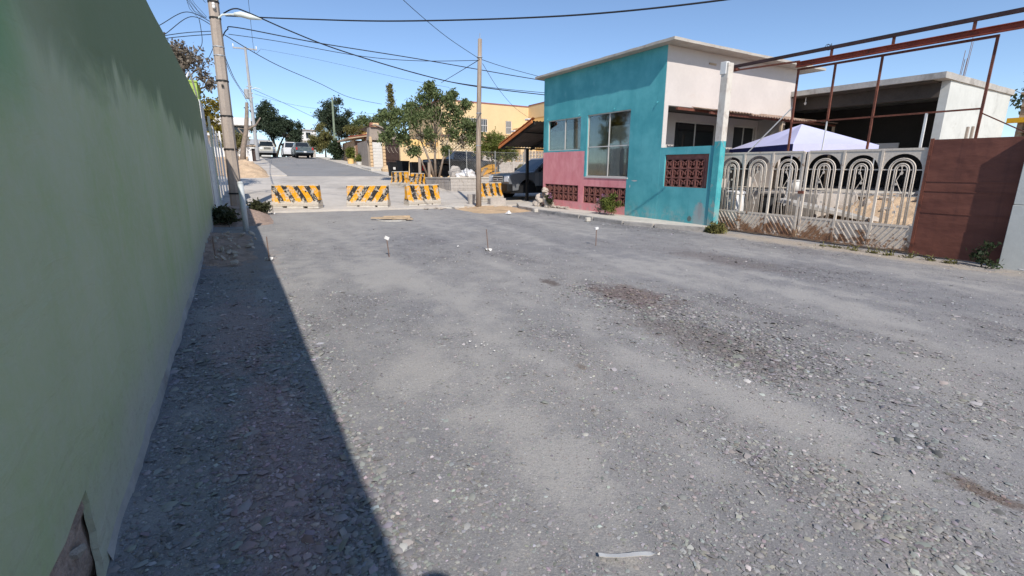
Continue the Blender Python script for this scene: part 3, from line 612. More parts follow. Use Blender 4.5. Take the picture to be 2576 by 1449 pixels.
screen(T, bA, V1, 7, 2, UF + .012); screen(T, bA, V2, 7, 2, UF + .012); screen(T, bB, (8.47, 9.80, 1.09, 1.86), 5, 3, UF + .05)
for V in (V1, V2, V3): T.part('vent_backing', MB().box((UF + .21, V[0] - .05, V[2] - .05), (UF + .22, V[1] + .05, V[3] + .05)), M['inside'])
mb = MB(); mb.box((UF + .05, 8.322, 1.865), (UF + .19, 9.798, 1.978)); mb.box((UF + .06, 8.322, 1.092), (UF + .18, 8.46, 1.864)); T.part('vent_mortar', mb, M['terracotta'])
# corrugated awning over the porch
def corrugated(mb, u0, u1, f, n=60, amp=.018, th=.006, per=.14):
    us = lin(u0, u1, int((u1 - u0) / per * 8)); k = 4; v = []
    for j in range(k + 1):
        for u in us:
            s, h = f(u, j / k); v.append((u, s, h + amp * math.sin(u / per * 6.283)))
    m = len(us); fs = [(j*m+i, j*m+i+1, (j+1)*m+i+1, (j+1)*m+i) for j in range(k) for i in range(m-1)]
    mb.add(v, fs); mb.add([(p[0], p[1], p[2] - th) for p in v], [f_[::-1] for f_ in fs]); return mb
T2 = Thing('porch_awning', 'rusty corrugated sheet awning hung below the white side wall', 'awning', 14, 9.6, None, SL)
for k, (a, b, dz) in enumerate([(11.9, 13.6, 0), (13.5, 15.3, -.02), (15.2, 16.9, .015), (16.8, 18.4, -.01)]):
    mb = corrugated(MB(), a, b, lambda u, q: (9.93 - .85 * q - .05 * (k % 2) * q, 3.36 - .16 * q + dz - .03 * q * ((k * 7) % 3))); T2.part('corrugated_sheet', mb, M['corr'], smooth=True)
mb = MB(); mb.bar((11.8, 9.2, 3.13), (18.5, 9.2, 3.12), .06, .06); T2.part('front_batten', mb, M['rust']); mb = MB(); mb.bar((11.2, 9.86, 3.27), (18.5, 9.86, 3.27), .07, .07); T2.part('rear_batten', mb, M['rust'])
for u_ in (18.45, 15.3): T2.part('prop', MB().bar((u_, 9.2, 0), (u_, 9.2, 3.1), .07), M['plank'])
# lean-to carport on the far side of the house
T2 = Thing('carport', 'lean-to carport with orange tiled edge and black post beside the corner house', 'carport', 12.2, 17.4, None, SL)
def corr2(mb, u0, u1, n=120):
    v = []; us = lin(u0, u1, n)
    for s, h in ((16.1, 3.36), (17.4, 2.95), (18.75, 2.5)):
        for i, u in enumerate(us): v.append((u, s, h + .022 * math.sin(u * 42)))
    fs = [(j*n+i, j*n+i+1, (j+1)*n+i+1, (j+1)*n+i) for j in range(2) for i in range(n-1)]; mb.add(v, fs); mb.add([(p[0], p[1], p[2] - .008) for p in v], [f_[::-1] for f_ in fs])
mb = MB(); corr2(mb, 10.32, 16.5); T2.part('corrugated_roof', mb, M['darkroof'], smooth=True)
for i, u in enumerate((10.38, 11.9, 13.4, 14.9)): T2.part('rafter', MB().bar((u, 16.08, 3.27), (u, 18.75, 2.41), .06, .1), M['blackmetal'])
for s, h in ((17.0, 3.0), (18.68, 2.44)): T2.part('purlin', MB().bar((10.32, s, h - .01), (16.5, s, h - .01), .06, .06), M['blackmetal'])
T2.part('post', MB().bar((11.6, 18.55, -.05), (11.6, 18.55, 2.42), .11), M['blackmetal']); T2.part('post_foot', MB().box((11.45, 18.4, -.05), (11.75, 18.7, .12)), M['concrete'])
for i in range(9):
    a = i / 9; s = 16.1 + 2.68 * a; h = 3.42 - .87 * a
    mbt = MB(); n = 7; v = []
    for q in (0, 1):
        for k in range(n): an = math.pi * k / (n - 1); v.append((10.32 - .085 * math.cos(an) * (1 - .12 * q), s + .33 * q, h + .06 * math.sin(an) - .107 * q + .012 * (1 - q)))
    mbt.add(v, [(k, k+1, n+k+1, n+k) for k in range(n-1)]); T2.part('ridge_tile', mbt, M['orange_tile'])
T2.part('verge_board', MB().bar((10.26, 16.08, 3.33), (10.26, 18.8, 2.44), .03, .1), M['orange_tile'])
for s, h in ((16.4, 3.38), (17.5, 3.0)): T2.part('mortar_lump', MB().box((10.28, s, h + .03), (10.48, s + .28, h + .10)), M['white'], bevel=.02)

# ================================================================== gate with arches, brown sheet, overhead frame
UG = 11.2
T = Thing('arched_gate', 'cream double gate with arched bar panels and rusting herringbone kick plates', 'gate', UG, 6.05, None, SL)
panels = [(7.56, 8.25, 0), (6.82, 7.56, 1), (6.09, 6.82, 0), (5.28, 6.03, 1), (4.59, 5.28, 0), (3.88, 4.59, 1)]
def arc(c, r, z, n=14, a0=0, a1=math.pi): return [(c + r * math.cos(a0 + (a1 - a0) * i / n), z + r * math.sin(a0 + (a1 - a0) * i / n)) for i in range(n + 1)]
for k, (a, b, dirn) in enumerate(panels):
    c = (a + b) / 2; wv = b - a; r = wv / 2 - .035; zc = 1.58; zt = 1.975 + .005 * (k % 2)
    # sheet with the arch cut out
    poly = [(b - .004, zc), (b - .004, zt), (a + .004, zt), (a + .004, zc)] + [(p[0], p[1]) for p in arc(c, r, zc, 18, math.pi, 0)]
    mb = MB(); mb.prism(poly, lambda p: (UG, p[0], p[1]), lambda p: (UG + .012, p[0], p[1])); T.part('arch_sheet', mb, M['gate'])
    for rad in (.67, .575, .365, .27):
        q = rad * r
        path = [(UG + .006, c - q, .53)] + [(UG + .006, p[0], p[1]) for p in arc(c, q, zc + .02 - .0, 12, math.pi, 0)] + [(UG + .006, c + q, .53)]
        T.part('arched_bar', MB().tube(path, .0135, 5), M['gate'], smooth=True)
    for z in (1.60, 1.105): T.part('cross_bar', MB().bar((UG + .022, a, z), (UG + .022, b, z), .016, .022), M['gate'])
    # wrought vine
    f = 1 if dirn else -1; mbv = MB(); sx = [(c, 1.66), (c - f * .01, 1.56), (c + f * .055, 1.40), (c - f * .05, 1.18), (c + f * .05, .98), (c - f * .03, .78), (c, .54)]
    if k not in (0,): mbv.tube([(UG - .008, p[0], p[1]) for p in sx], .007, 5)
    orn = T.part('vine_ornament', mbv if mbv.v else MB().tube([(UG - .008, c, .54), (UG - .008, c + .03, 1.3)], .007, 5), M['gate'])
    def lf(s, z, an, L=.075, wd=.026):
        m_ = Matrix.Rotation(an, 3, 'X'); pts = [(0, 0), (.35 * L, wd), (.75 * L, wd * .8), (L, 0), (.75 * L, -wd * .8), (.35 * L, -wd)]
        v = [m_ @ Vector((0, p[0], p[1])) for p in pts]; mb_ = MB(); mb_.prism(list(range(6)), lambda i: (UG - .012, s + v[i].y, z + v[i].z), lambda i: (UG - .006, s + v[i].y, z + v[i].z)); T.part('leaf', mb_, M['gate'], orn)
    lf(c + f * .01, 1.50, R(120) if f > 0 else R(60)); lf(c - f * .03, 1.08, R(50)); lf(c + f * .02, .76, R(130))
    for s, z in ((c + f * .045, 1.33), (c - f * .05, .90), (c, 1.665)):
        mb_ = MB(); rr_ = .027 if z < 1.6 else .018; pl = [(s + rr_ * math.cos(i * .7854), z + rr_ * math.sin(i * .7854)) for i in range(8)]; mb_.prism(pl, lambda p: (UG - .014, p[0], p[1]), lambda p: (UG - .006, p[0], p[1])); T.part('disc', mb_, M['gate'], orn)
    # kick plate with ribs
    kp = T.part('kick_plate', MB().box((UG, a + .012, .085), (UG + .008, b - .012, .52)), M['gate'])
    z0, z1 = .10, .505; x0, x1 = a + .03, b - .03; stp = .105; sl = (.38 if dirn == 0 else -.38) * 1.9
    for i in range(-6, 14):
        # line s = x0 + i*stp + (z-z0)*sl, clipped to the plate
        pts = []
        for q in range(41):
            z = z0 + (z1 - z0) * q / 40; s = x0 + i * stp + (z - z0) * sl
            if x0 <= s <= x1: pts.append((s, z))
        if len(pts) > 6: T.part('rib', MB().bar((UG - .004, pts[0][0], pts[0][1]), (UG - .004, pts[-1][0], pts[-1][1]), .02, .02), M['gate'], kp)
for s in (8.25, 7.56, 6.82, 6.105, 6.015, 5.28, 4.59, 3.88): T.part('stile', MB().box((UG - .014, s - .022, .066), (UG + .03, s + .022, 1.985)), M['gate'])
for a, b in ((6.12, 8.23), (3.9, 6.0)):
    for z in (1.985, .53, .075): T.part('rail', MB().box((UG - .010, a, z - .022), (UG + .026, b, z + .02)), M['gate'])
T.part('latch', MB().box((UG - .05, 6.0, 1.06), (UG + .02, 6.12, 1.12)), M['rust'])
T = Thing('brown_sheet_panel', 'tall rust brown painted sheet steel panel beside the arched gate', 'panel', UG - .03, 3.2, None, SL)
T.part('sheet', MB().box((UG - .02, 2.45, .03), (UG, 3.855, 2.14)), M['brownsheet'])
for z in (1.4, 1.225, .83): T.part('seam', MB().box((UG - .028, 2.45, z - .008), (UG - .018, 3.85, z + .008)), M['brownsheet'])
T.part('edge_angle', MB().box((UG - .03, 3.82, .03), (UG + .01, 3.87, 2.16)), M['rust'])
T = Thing('gate_gantry', 'rusty red steel frame and beams standing above the cream gate', 'frame', UG, 5.5, None, SL)
T.part('upper_beam', MB().bar((UG, 8.2, 4.085), (UG, -3, 4.085), .065, .065), M['darkrust'])
mb = MB()
for z in (3.81, 3.905): mb.box((UG - .05, -3, z), (UG + .05, 6.56, z + .012))
mb.box((UG - .006, -3, 3.822), (UG + .006, 6.56, 3.905)); T.part('lower_beam', mb, M['rustred'])
for s in (5.85, 4.75, 3.59, 2.3): T.part('spacer', MB().box((UG - .02, s - .02, 3.92), (UG + .02, s + .02, 4.06)), M['rust'])
T.part('head_tube', MB().bar((UG + .07, 6.56, 3.77), (UG + .07, 3.26, 3.77), .04), M['rust']); T.part('stub_beam', MB().bar((UG, 8.2, 4.0), (UG, 6.5, 3.93), .035), M['rust'])
for s, z0 in ((6.54, 1.98), (5.77, 2.63), (4.92, 1.98), (3.28, 2.1)): T.part('upright', MB().bar((UG + .07, s, z0), (UG + .07, s, 3.77), .036), M['rust'])
T.part('upright', MB().bar((UG + .07, 5.79, 2.0), (UG + .07, 5.77, 2.62), .022), M['white']); T.part('upright', MB().bar((UG + .07, 4.04, 2.0), (UG + .07, 4.04, 2.62), .035), M['white'])
T.part('mid_rail', MB().bar((UG + .07, 6.54, 2.63), (UG + .07, 3.28, 2.63), .03), M['rust'])
T.part('brace', MB().bar((UG + .07, 6.54, 3.0), (UG + .07, 7.55, 2.0), .02), M['white']); T.part('brace', MB().bar((UG + .07, 3.28, 2.56), (UG + .07, 2.5, 2.1), .018), M['rust'])
T.part('bracket', MB().box((UG - .06, 8.02, 3.98), (UG + .06, 8.24, 4.04)), M['rust']); 
pth = [(UG, 5.9 + .12 * math.cos(t * .9) * (1 - t / 14), 4.1 + .07 * math.sin(t * 1.3)) for t in range(12)]; T.part('wire_twist', MB().tube(pth, .006, 4), M['cable'])
# wall at the right edge of the yard
T = Thing('concrete_boundary_wall', 'smooth grey concrete boundary wall at the right edge of the yard', 'wall', 11.02, 0, None, SL)
T.part('lower_course', MB().box((11.02, -9, -.1), (11.2, 2.56, 1.05)), M['garagewall'], bevel=.006); T.part('upper_course', MB().box((11.024, -9, 1.058), (11.2, 2.556, 2.2)), M['garagewall'], bevel=.006)

# ================================================================== yard behind the gate
T = Thing('garage', 'half-built grey concrete garage with wide dark opening and flat slab roof', 'building', 17, 8, None, SL)
mb = MB(); pts = [(16.9, 5.8)] + [(16.9 + rag(i), s) for i, s in enumerate(lin(6, 12.6, 14))] + [(22.4, 12.6), (22.4, 5.8)] + [(u, 5.8 + rag(i + 9)) for i, u in enumerate(lin(22, 17.3, 10))]
mb.prism(pts, lambda p: (p[0], p[1], 4.04), lambda p: (p[0], p[1], 4.2 + .008 * nz(p[0], p[1], 2))); T.part('roof_slab', mb, M['concrete'])
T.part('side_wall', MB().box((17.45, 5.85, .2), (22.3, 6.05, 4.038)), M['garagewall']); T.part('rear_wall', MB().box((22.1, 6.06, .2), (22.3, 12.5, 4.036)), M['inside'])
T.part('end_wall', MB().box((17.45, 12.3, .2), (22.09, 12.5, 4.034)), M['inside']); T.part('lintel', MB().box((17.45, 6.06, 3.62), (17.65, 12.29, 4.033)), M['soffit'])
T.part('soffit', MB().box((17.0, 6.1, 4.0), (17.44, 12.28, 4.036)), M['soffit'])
T.part('floor_slab', MB().box((15.8, 5.84, .84), (22.05, 12.4, .98)), M['walk'], bevel=.01); T.part('footing', MB().box((15.95, 5.9, -.1), (22.0, 12.3, .835)), M['rocktan'])
for k in range(5): T.part('rebar_rod', MB().tube([(18.6 + .07 * (k % 3), 6.0 + .07 * (k // 3), 4.1), (18.63 + .09 * (k % 3), 5.98 + .08 * (k // 3), 4.75 + .22 * ((k * 7) % 4))], .008, 4), M['rebar'])
for k in range(3): T.part('stair_bar', MB().box((19.2 + .38 * k, 5.80, 1.4), (19.3 + .38 * k, 5.845, 2.9 + .03 * k)), M['greyhouse'])
single('window_light_board', MB().box((19.5, 7.6, 2.35), (19.56, 8.6, 2.52)), M['paper'], 'narrow white board added to stand for window light inside the dark garage', 'board', 19.5, 8, None, SL)  # board added where window light shows in the dark garage
single('lamp_bulb', MB().tube([(17.2, 9.6, 4.0), (17.2, 9.6, 3.86), (17.2, 9.6, 3.82), (17.2, 9.6, 3.76)], [.012, .012, .045, .02], 8), M['porcelain'], 'bare bulb hanging under the garage roof edge', 'bulb', 17.2, 9.6, None, SL)
mound('sand_fill', 11.9, 15.95, 3.2, 7.4, lambda a, b, u, s: (.98 * min(1, a * 1.35) ** .8 * min(1, (1 - b) * 3 + .15) + .05 * nz(u, s, 2) + .04 * nz(u, s, 6)) , M['sand'], 50, 50)
mb = MB(); Mx = Matrix.Translation((13.2, 6.15, .55)) @ Matrix.Rotation(R(28), 4, 'Z') @ Matrix.Rotation(R(11), 4, 'X'); mb.box((-.55, -1.6, -.05), (.55, 1.4, .05), Mx); single('tilted_slab', mb, M['concrete'], 'grey concrete slab tilted on the sand heap behind the gate', 'slab', 13.2, 6.1, None, SL, bevel=.012)
for k in range(26):
    u = 12.4 + random.random() * 3; s = 4 + random.random() * 4; hh = .98 * min(1, ((u - 11.9) / 4.05) * 1.35) ** .8 * min(1, (1 - (s - 3.2) / 4.2) * 3 + .15) if s < 7.4 else 0
    o = link('heap_stone', ROCKS[k % 6], None, None, W(u, s, gz(s) + hh + .02), (random.random(), 0, random.random() * 6)); q = random.uniform(.05, .15); o.scale = (q, q, q); tag(o, 'stone lying on the heap behind the arched gate', 'stone', 'stones on the heap behind the gate')
def lathe(prof, n=16, c=(0, 0)):
    mb = MB(); v = []
    for r, z in prof: v += [(c[0] + r * math.cos(2*math.pi*k/n), c[1] + r * math.sin(2*math.pi*k/n), z) for k in range(n)]
    m = len(prof); mb.add(v, [(j*n+k, j*n+(k+1) % n, (j+1)*n+(k+1) % n, (j+1)*n+k) for j in range(m-1) for k in range(n)] + [tuple(range(n))[::-1], tuple((m-1)*n+k for k in range(n))]); return mb
T = Thing('white_drum', 'white plastic drum just inside the arched gate beside the pillar', 'drum', 11.75, 8.1, None, local=True); T.part('body', lathe([(.22, 0), (.25, .3), (.25, .6), (.235, .95)]), M['white'], smooth=True); T.part('lid', lathe([(.26, .95), (.26, 1.0), (.2, 1.03)]), M['white'])
T = Thing('black_barrel', 'black barrel behind the arched gate near the porch', 'barrel', 12.6, 7.6, None, local=True); T.part('body', lathe([(.3, 0), (.33, .25), (.32, .6), (.3, .9)]), M['black'], smooth=True); T.part('rim', lathe([(.32, .9), (.32, .95), (.27, .95)]), M['black'])
T = Thing('white_bucket', 'white bucket standing on the ledge behind the arched gate', 'bucket', 14.4, 8.0, gz(8) + .98, local=True); T.part('body', lathe([(.13, 0), (.17, .3)], 14), M['white'], smooth=True); T.part('rim', lathe([(.185, .29), (.185, .33), (.15, .33)], 14), M['white'])
single('ledge_plinth', MB().box((13.6, 6.9, -.05), (15.78, 9.0, .97)), M['blockgrey'], 'low rough block plinth behind the arched gate', 'plinth', 14.5, 8, None, SL, bevel=.02)
# pop-up tent
T = Thing('pop_up_tent', 'white pop-up canopy tent with navy valance behind the arched gate', 'tent', 14.75, 8.25, None, rot=R(-20), local=True)
a = 1.35
for k in range(4):
    m4 = Matrix.Rotation(k * math.pi / 2, 4, 'Z'); mb = MB(); n = 6; v = []; idx = {}
    for j in range(n + 1):
        q = 1 - j / n
        for i in range(n + 1):
            if j == n and i: idx[i, j] = idx[0, j]; continue
            x = a * q * (2 * i / n - 1); sag = .07 * math.sin(math.pi * q) * (1 - abs(2 * i / n - 1))
            idx[i, j] = len(v); v.append(m4 @ Vector((x, -a * q, 2.25 + .66 * (1 - q) - sag)))
    mb.add(v, [tuple(dict.fromkeys((idx[i, j], idx[i+1, j], idx[i+1, j+1], idx[i, j+1]))) for j in range(n) for i in range(n)]); T.part('canopy_panel', mb, M['tent'])
for k in range(4):
    m4 = Matrix.Rotation(k * math.pi / 2, 4, 'Z'); mb = MB(); v = []
    for i in range(13):
        x = -a + 2*a*i/12; 
        for z in (2.25, 2.07 - .03 * abs(math.sin(i * 1.1))): v.append(m4 @ Vector((x, -a - .012, z)))
    mb.add(v, [(2*i, 2*i+2, 2*i+3, 2*i+1) for i in range(12)]); T.part('valance', mb, M['tentblue'] if k in (3, 1) else M['tent'])
for sx in (-1, 1):
    for sy in (-1, 1): T.part('leg', MB().bar((sx*(a-.04), sy*(a-.04), 0), (sx*(a-.04), sy*(a-.04), 2.24), .03), M['zinc'])
# stacked timber behind the brown panel
T = Thing('pallet_stack', 'stack of weathered timber pallets with a yellow beam behind the brown panel', 'timber', 15, 3.3, None, SL)
for k, z in enumerate((2.15, 2.4, 2.66, 2.92, 3.18)):
    T.part('board', MB().box((14.6, 2.3, z), (15.4, 3.68 - .05 * (k % 2), z + .04)), M['plank'])
    for s in (2.4, 3.0, 3.55): T.part('block', MB().box((14.65, s, z + .041), (15.35, s + .09, z + .255 if k < 4 else z + .1)), M['plank'])
T.part('yellow_beam', MB().box((14.5, 2.2, 2.60), (14.6, 3.78, 2.70)), M['yellow']); T.part('support', MB().box((14.7, 2.5, -.05), (15.3, 3.5, 2.15)), M['blockgrey'])

# ================================================================== jersey barriers
def barrier(label, u, s, rot, m, L=1.62, group='striped concrete barriers', sc_=1.0, tilt=0):
    T = Thing('concrete_barrier', label, 'barrier', u, s, gz(s) + .045, rot=rot, group=group, local=True); T.o.scale = (sc_, sc_, sc_); T.o.rotation_euler.y = tilt
    prof = [(.225, .06), (.225, .15), (.125, .36), (.085, .80), (.07, .825), (-.07, .825), (-.085, .80), (-.125, .36), (-.225, .15), (-.225, .06)]
    n = 9; mb = MB(); v = []
    for i in range(n):
        x = -L/2 + L*i/(n-1)
        for (y, z) in prof: v.append((x + .008*nz(x*3, y*9, 1, 4), y + .012*nz(x*5, z*5, 1, 7), z + .010*nz(x*4, y*6, 1)))
    k = len(prof); mb.add(v, [(i*k+j, i*k+(j+1) % k, (i+1)*k+(j+1) % k, (i+1)*k+j) for i in range(n-1) for j in range(k)] + [tuple(range(k))[::-1], tuple((n-1)*k+j for j in range(k))])
    T.part('body', mb, m, bevel=.012)
    for a, b in ((-L/2, -L/2+.40), (-.30, .30), (L/2-.40, L/2)): T.part('foot', MB().box((a, -.222, -.02), (b, .222, .058)), M['walk'], bevel=.015)
    for x in (-.35, .4):
        o = T.part('lifting_hole', lathe([(.03, 0), (.03, .004)], 8), M['black']); o.rotation_euler = (R(84), 0, 0); o.location = (x, -.105, .58)
    return T
barrier('cracked orange and black striped barrier nearest the concrete pole', 1.9, 18.85, -YA + R(-2), M['stripes_a'], 1.72)
barrier('striped barrier at the middle of the yard entrance, stripes rising to the right', 4.38, 18.5, -YA + R(-1), M['stripes_b'], 1.58)
barrier('chipped striped barrier set askew right of the two facing the yard', 6.55, 18.5, -YA + R(42), M['stripes_c'], 1.5)
barrier('faded striped barrier on the crossing in front of the black bins', 8.15, 26.6, -YA + R(-38), M['stripes_c'], 1.3)
barrier('worn grey striped barrier at the corner of the retaining wall', 8.75, 25.3, -YA + R(70), M['stripes_b'], 1.2)
barrier('orange striped barrier between the wooden pole and the silver vehicle', 10.05, 19.25, -YA + R(50), M['stripes_c'], 1.4)

# ================================================================== vehicles
def wheel(T, x, y, r=.39, wd=.24):
    m = Matrix.Translation((x, y, r)) @ Matrix.Rotation(R(90), 4, 'X')
    def lt(prof, n=20):
        mb = lathe(prof, n); mb.v = [tuple(m @ Vector(p)) for p in mb.v]; return mb
    sg = 1 if y < 0 else -1
    w_ = T.part('wheel', lt([(r*.62, -wd/2), (r*.93, -wd/2), (r, -wd*.36), (r, wd*.36), (r*.93, wd/2), (r*.62, wd/2)]), M['tyre'])
    T.part('rim', lt([(r*.6, -wd*.3), (r*.6, wd*.3)] if False else [(r*.62, -wd*.42), (r*.5, -wd*.35), (r*.5, wd*.35), (r*.62, wd*.42)]), M['rim'], w_)
    T.part('hub', lt([(r*.2, -wd*.44), (r*.2, wd*.44)], 10), M['rim'], w_)
    for k in range(5):
        a = k * 1.2566; mb = MB(); mb.bar((x, y - sg * wd * .3, r), (x + r*.55*math.cos(a), y - sg * wd * .3, r + r*.55*math.sin(a)), .05, .03); T.part('spoke', mb, M['rim'], w_)
def vehicle(name, label, cat, u, s, z, rot, paint, top, x0, x1, axles, gh, belt, W_=1.95, wr=.39, extras=None, group=None):
    """top: upper outline front to back [(x, z)]; gh: cabin (x rear low, x front low, x rear high, x front high, height)"""
    T = Thing(name, label, cat, u, s, z, rot=rot, local=True, group=group); hw = W_ / 2
    bot = .38; pts = [(x0, bot)]
    for ax in sorted(axles):
        ra = wr + .09; pts += [(ax + ra * math.cos(t), max(bot, wr + ra * math.sin(t))) for t in [math.pi - math.pi * i / 10 for i in range(11)]]
    pts += [(x1, bot)] + top
    mb = MB(); mb.prism(pts, lambda p: (p[0], -hw, p[1]), lambda p: (p[0], hw, p[1])); body = T.part('body', mb, paint, bevel=.045, seg=2)
    T.part('underbody', MB().box((x0 + .12, -hw + .06, bot - .1), (x1 - .12, hw - .06, .72)), M['black'])
    a, b, c, d, hg = gh; hb, ht = hw - .04, hw - .24
    lo = [(a, -hb, belt - .02), (b, -hb, belt - .02), (b, hb, belt - .02), (a, hb, belt - .02)]; hi = [(c, -ht, hg), (d, -ht, hg), (d, ht, hg), (c, ht, hg)]
    mb = MB(); mb.add(lo + hi, [(3, 2, 1, 0), (4, 5, 6, 7)] + [(i, (i+1) % 4, 4 + (i+1) % 4, 4 + i) for i in range(4)]); cab = T.part('cabin', mb, paint, bevel=.05, seg=2)
    lo = [Vector(p) for p in lo]; hi = [Vector(p) for p in hi]
    def pane(i, t0, t1, v0=.14, v1=.86, off=.006, nm='window'):
        A, B, C, D = lo[i], lo[(i+1) % 4], hi[(i+1) % 4], hi[i]; P = lambda t, v: (A*(1-t)+B*t)*(1-v)+(D*(1-t)+C*t)*v
        nrm = (B - A).cross(D - A).normalized(); 
        q = [P(t0, v0), P(t1, v0), P(t1, v1), P(t0, v1)]; T.part(nm, MB().add([tuple(p + nrm*off) for p in q] + [tuple(p - nrm*.01) for p in q], [(0,1,2,3),(7,6,5,4),(0,4,5,1),(1,5,6,2),(2,6,7,3),(3,7,4,0)]), M['glasscar'], cab)
    long_ = (b - a) > 2.2
    for i in (0, 2):
        rg = [(.06, .34), (.37, .66), (.69, .93)] if long_ else [(.08, .44), (.48, .92)]
        if i == 2: rg = [(1-q, 1-p) for p, q in rg]
        for p, q in rg: pane(i, p, q)
    pane(1, .07, .93, .1, .9, nm='windscreen'); pane(3, .08, .92, .15, .88, nm='rear_window')
    for ax in axles:
        for sy in (-1, 1): wheel(T, ax, sy * (hw - .13), wr)
    for sy in (-1, 1):
        T.part('door_handle', MB().box((.0, sy*(hw+.004) - .012, belt - .16), (.14, sy*(hw+.004) + .012, belt - .13)), M['black'], body)
        T.part('mirror', MB().box((b - .35, sy*(hw+.02) - .1*(sy < 0), belt + .02), (b - .2, sy*(hw+.02) + .1*(sy > 0) + .02, belt + .22)), M['black'], bevel=.03)
    return T, hw
# silver sport utility, carport shade put into its paint, half hidden by the corner house
T, hw = vehicle('utility_vehicle', 'silver utility vehicle, its paint darkened for shade, with black bumper under the carport', 'car', 13.35, 19.8, gz(19.8) + .05, math.pi, M['carsilver_shaded'],
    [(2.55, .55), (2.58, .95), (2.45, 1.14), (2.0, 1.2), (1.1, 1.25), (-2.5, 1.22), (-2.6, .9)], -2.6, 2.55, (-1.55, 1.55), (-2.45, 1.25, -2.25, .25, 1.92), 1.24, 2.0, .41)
T.part('grille', MB().box((2.545, -.5, .70), (2.60, .5, 1.08)), M['chrome'], bevel=.02)
for z in (.76, .86, .96): T.part('grille_slat', MB().box((2.595, -.44, z), (2.61, .44, z + .055)), M['black'])
T.part('badge', lathe([(.06, 2.600), (.06, 2.616)], 12), M['chrome'])
bd = [o for o in T.o.children if o.name.startswith('badge')][0]; bd.rotation_euler = (0, R(90), 0); bd.location = (0, 0, .9)
for sy in (-1, 1):
    T.part('headlight', MB().box((2.40, min(sy*.55, sy*.97), .78), (2.585, max(sy*.55, sy*.97), 1.08)), M['lens'], bevel=.03)
    T.part('fog_light', lathe([(.06, 0), (.06, .02)], 10), M['lens']); f_ = T.o.children[-1]; f_.rotation_euler = (0, R(90), 0); f_.location = (2.66, sy*.72, .56)
T.part('sill_trim', MB().box((-1.1, -1.012, .38), (1.08, 1.012, .62)), M['black'], bevel=.02)
T.part('front_bumper', MB().box((2.36, -1.01, .36), (2.66, 1.01, .72)), M['black'], bevel=.05, seg=2)
for sy in (-1, 1):
    T.part('fender_panel', MB().box((.95, sy*1.004 - .004, .62), (1.16, sy*1.004 + .004, 1.2)), M['cargrey'])
# black pickup on the raised lot
T, hw = vehicle('pickup_truck', 'dusty black pickup truck parked behind the chain-link fence', 'car', 14.5, 32.3, LOT + .01, 0, M['carblack'],
    [(2.65, .55), (2.68, 1.0), (2.5, 1.12), (1.35, 1.2), (-2.6, 1.18), (-2.68, .7)], -2.66, 2.65, (-1.65, 1.75), (-1.0, 1.4, -.75, .55, 1.82), 1.2, 1.95, .42)
T.part('bed_rail', MB().box((-2.6, -.96, 1.17), (-1.05, .96, 1.24)), M['black'])
T.part('front_bumper', MB().box((2.6, -.95, .42), (2.78, .95, .66)), M['chrome'], bevel=.03); 
for sy in (-1, 1): T.part('tail_light', MB().box((-2.71, min(sy*.80, sy*.96), .85), (-2.66, max(sy*.80, sy*.96), 1.1)), M['redlens']); T.part('headlight', MB().box((2.55, min(sy*.6, sy*.94), .8), (2.7, max(sy*.6, sy*.94), 1.0)), M['lens'])
# street cars at the crest
T, hw = vehicle('station_wagon', 'boxy beige off-roader facing the yard on the far left of the street', 'car', 3.75, 64.5, gz(64.5) + .08, R(-90), M['carbeige'],
    [(2.15, .5), (2.18, .95), (2.05, 1.06), (.95, 1.12), (-2.1, 1.12), (-2.2, .7)], -2.2, 2.15, (-1.3, 1.35), (-2.1, 1.0, -1.95, .4, 1.78), 1.12, 1.85, .37)
for k in range(7): T.part('grille_slot', MB().box((2.16, -.36 + .1*k, .76), (2.20, -.30 + .1*k, 1.0)), M['black'])
for sy in (-1, 1): T.part('headlight', MB().box((2.15, min(sy*.52, sy*.8), .78), (2.20, max(sy*.52, sy*.8), .98)), M['lens'])
T.part('front_bumper', MB().box((2.1, -.92, .36), (2.28, .92, .58)), M['cargrey'], bevel=.03)
T, hw = vehicle('dark_pickup', 'dark green pickup seen from behind at the top of the street', 'car', 7.55, 63.8, gz(63.8) + .08, R(90), M['cargreen'],
    [(2.65, .55), (2.68, 1.0), (2.5, 1.1), (1.35, 1.18), (-2.6, 1.16), (-2.68, .7)], -2.66, 2.65, (-1.65, 1.75), (-.6, 1.4, -.4, .55, 1.78), 1.18, 1.95, .4)
T.part('rear_bumper', MB().box((-2.82, -.95, .48), (-2.66, .95, .66)), M['chrome'], bevel=.03); T.part('number_plate', MB().box((-2.835, -.15, .5), (-2.82, .15, .64)), M['plate'])
for sy in (-1, 1): T.part('tail_light', MB().box((-2.72, min(sy*.78, sy*.94), .8), (-2.66, max(sy*.78, sy*.94), 1.06)), M['redlens'])
T, hw = vehicle('white_van', 'white van parked beyond the dark pickup on the street', 'car', 7.0, 72.5, gz(72.5) + .06, R(90), M['carsilver_shaded2'],
    [(2.3, .5), (2.33, 1.0), (2.1, 1.15), (-2.2, 1.15), (-2.25, .7)], -2.25, 2.3, (-1.4, 1.45), (-2.2, 2.0, -2.1, 1.2, 1.95), 1.15, 1.85, .36)

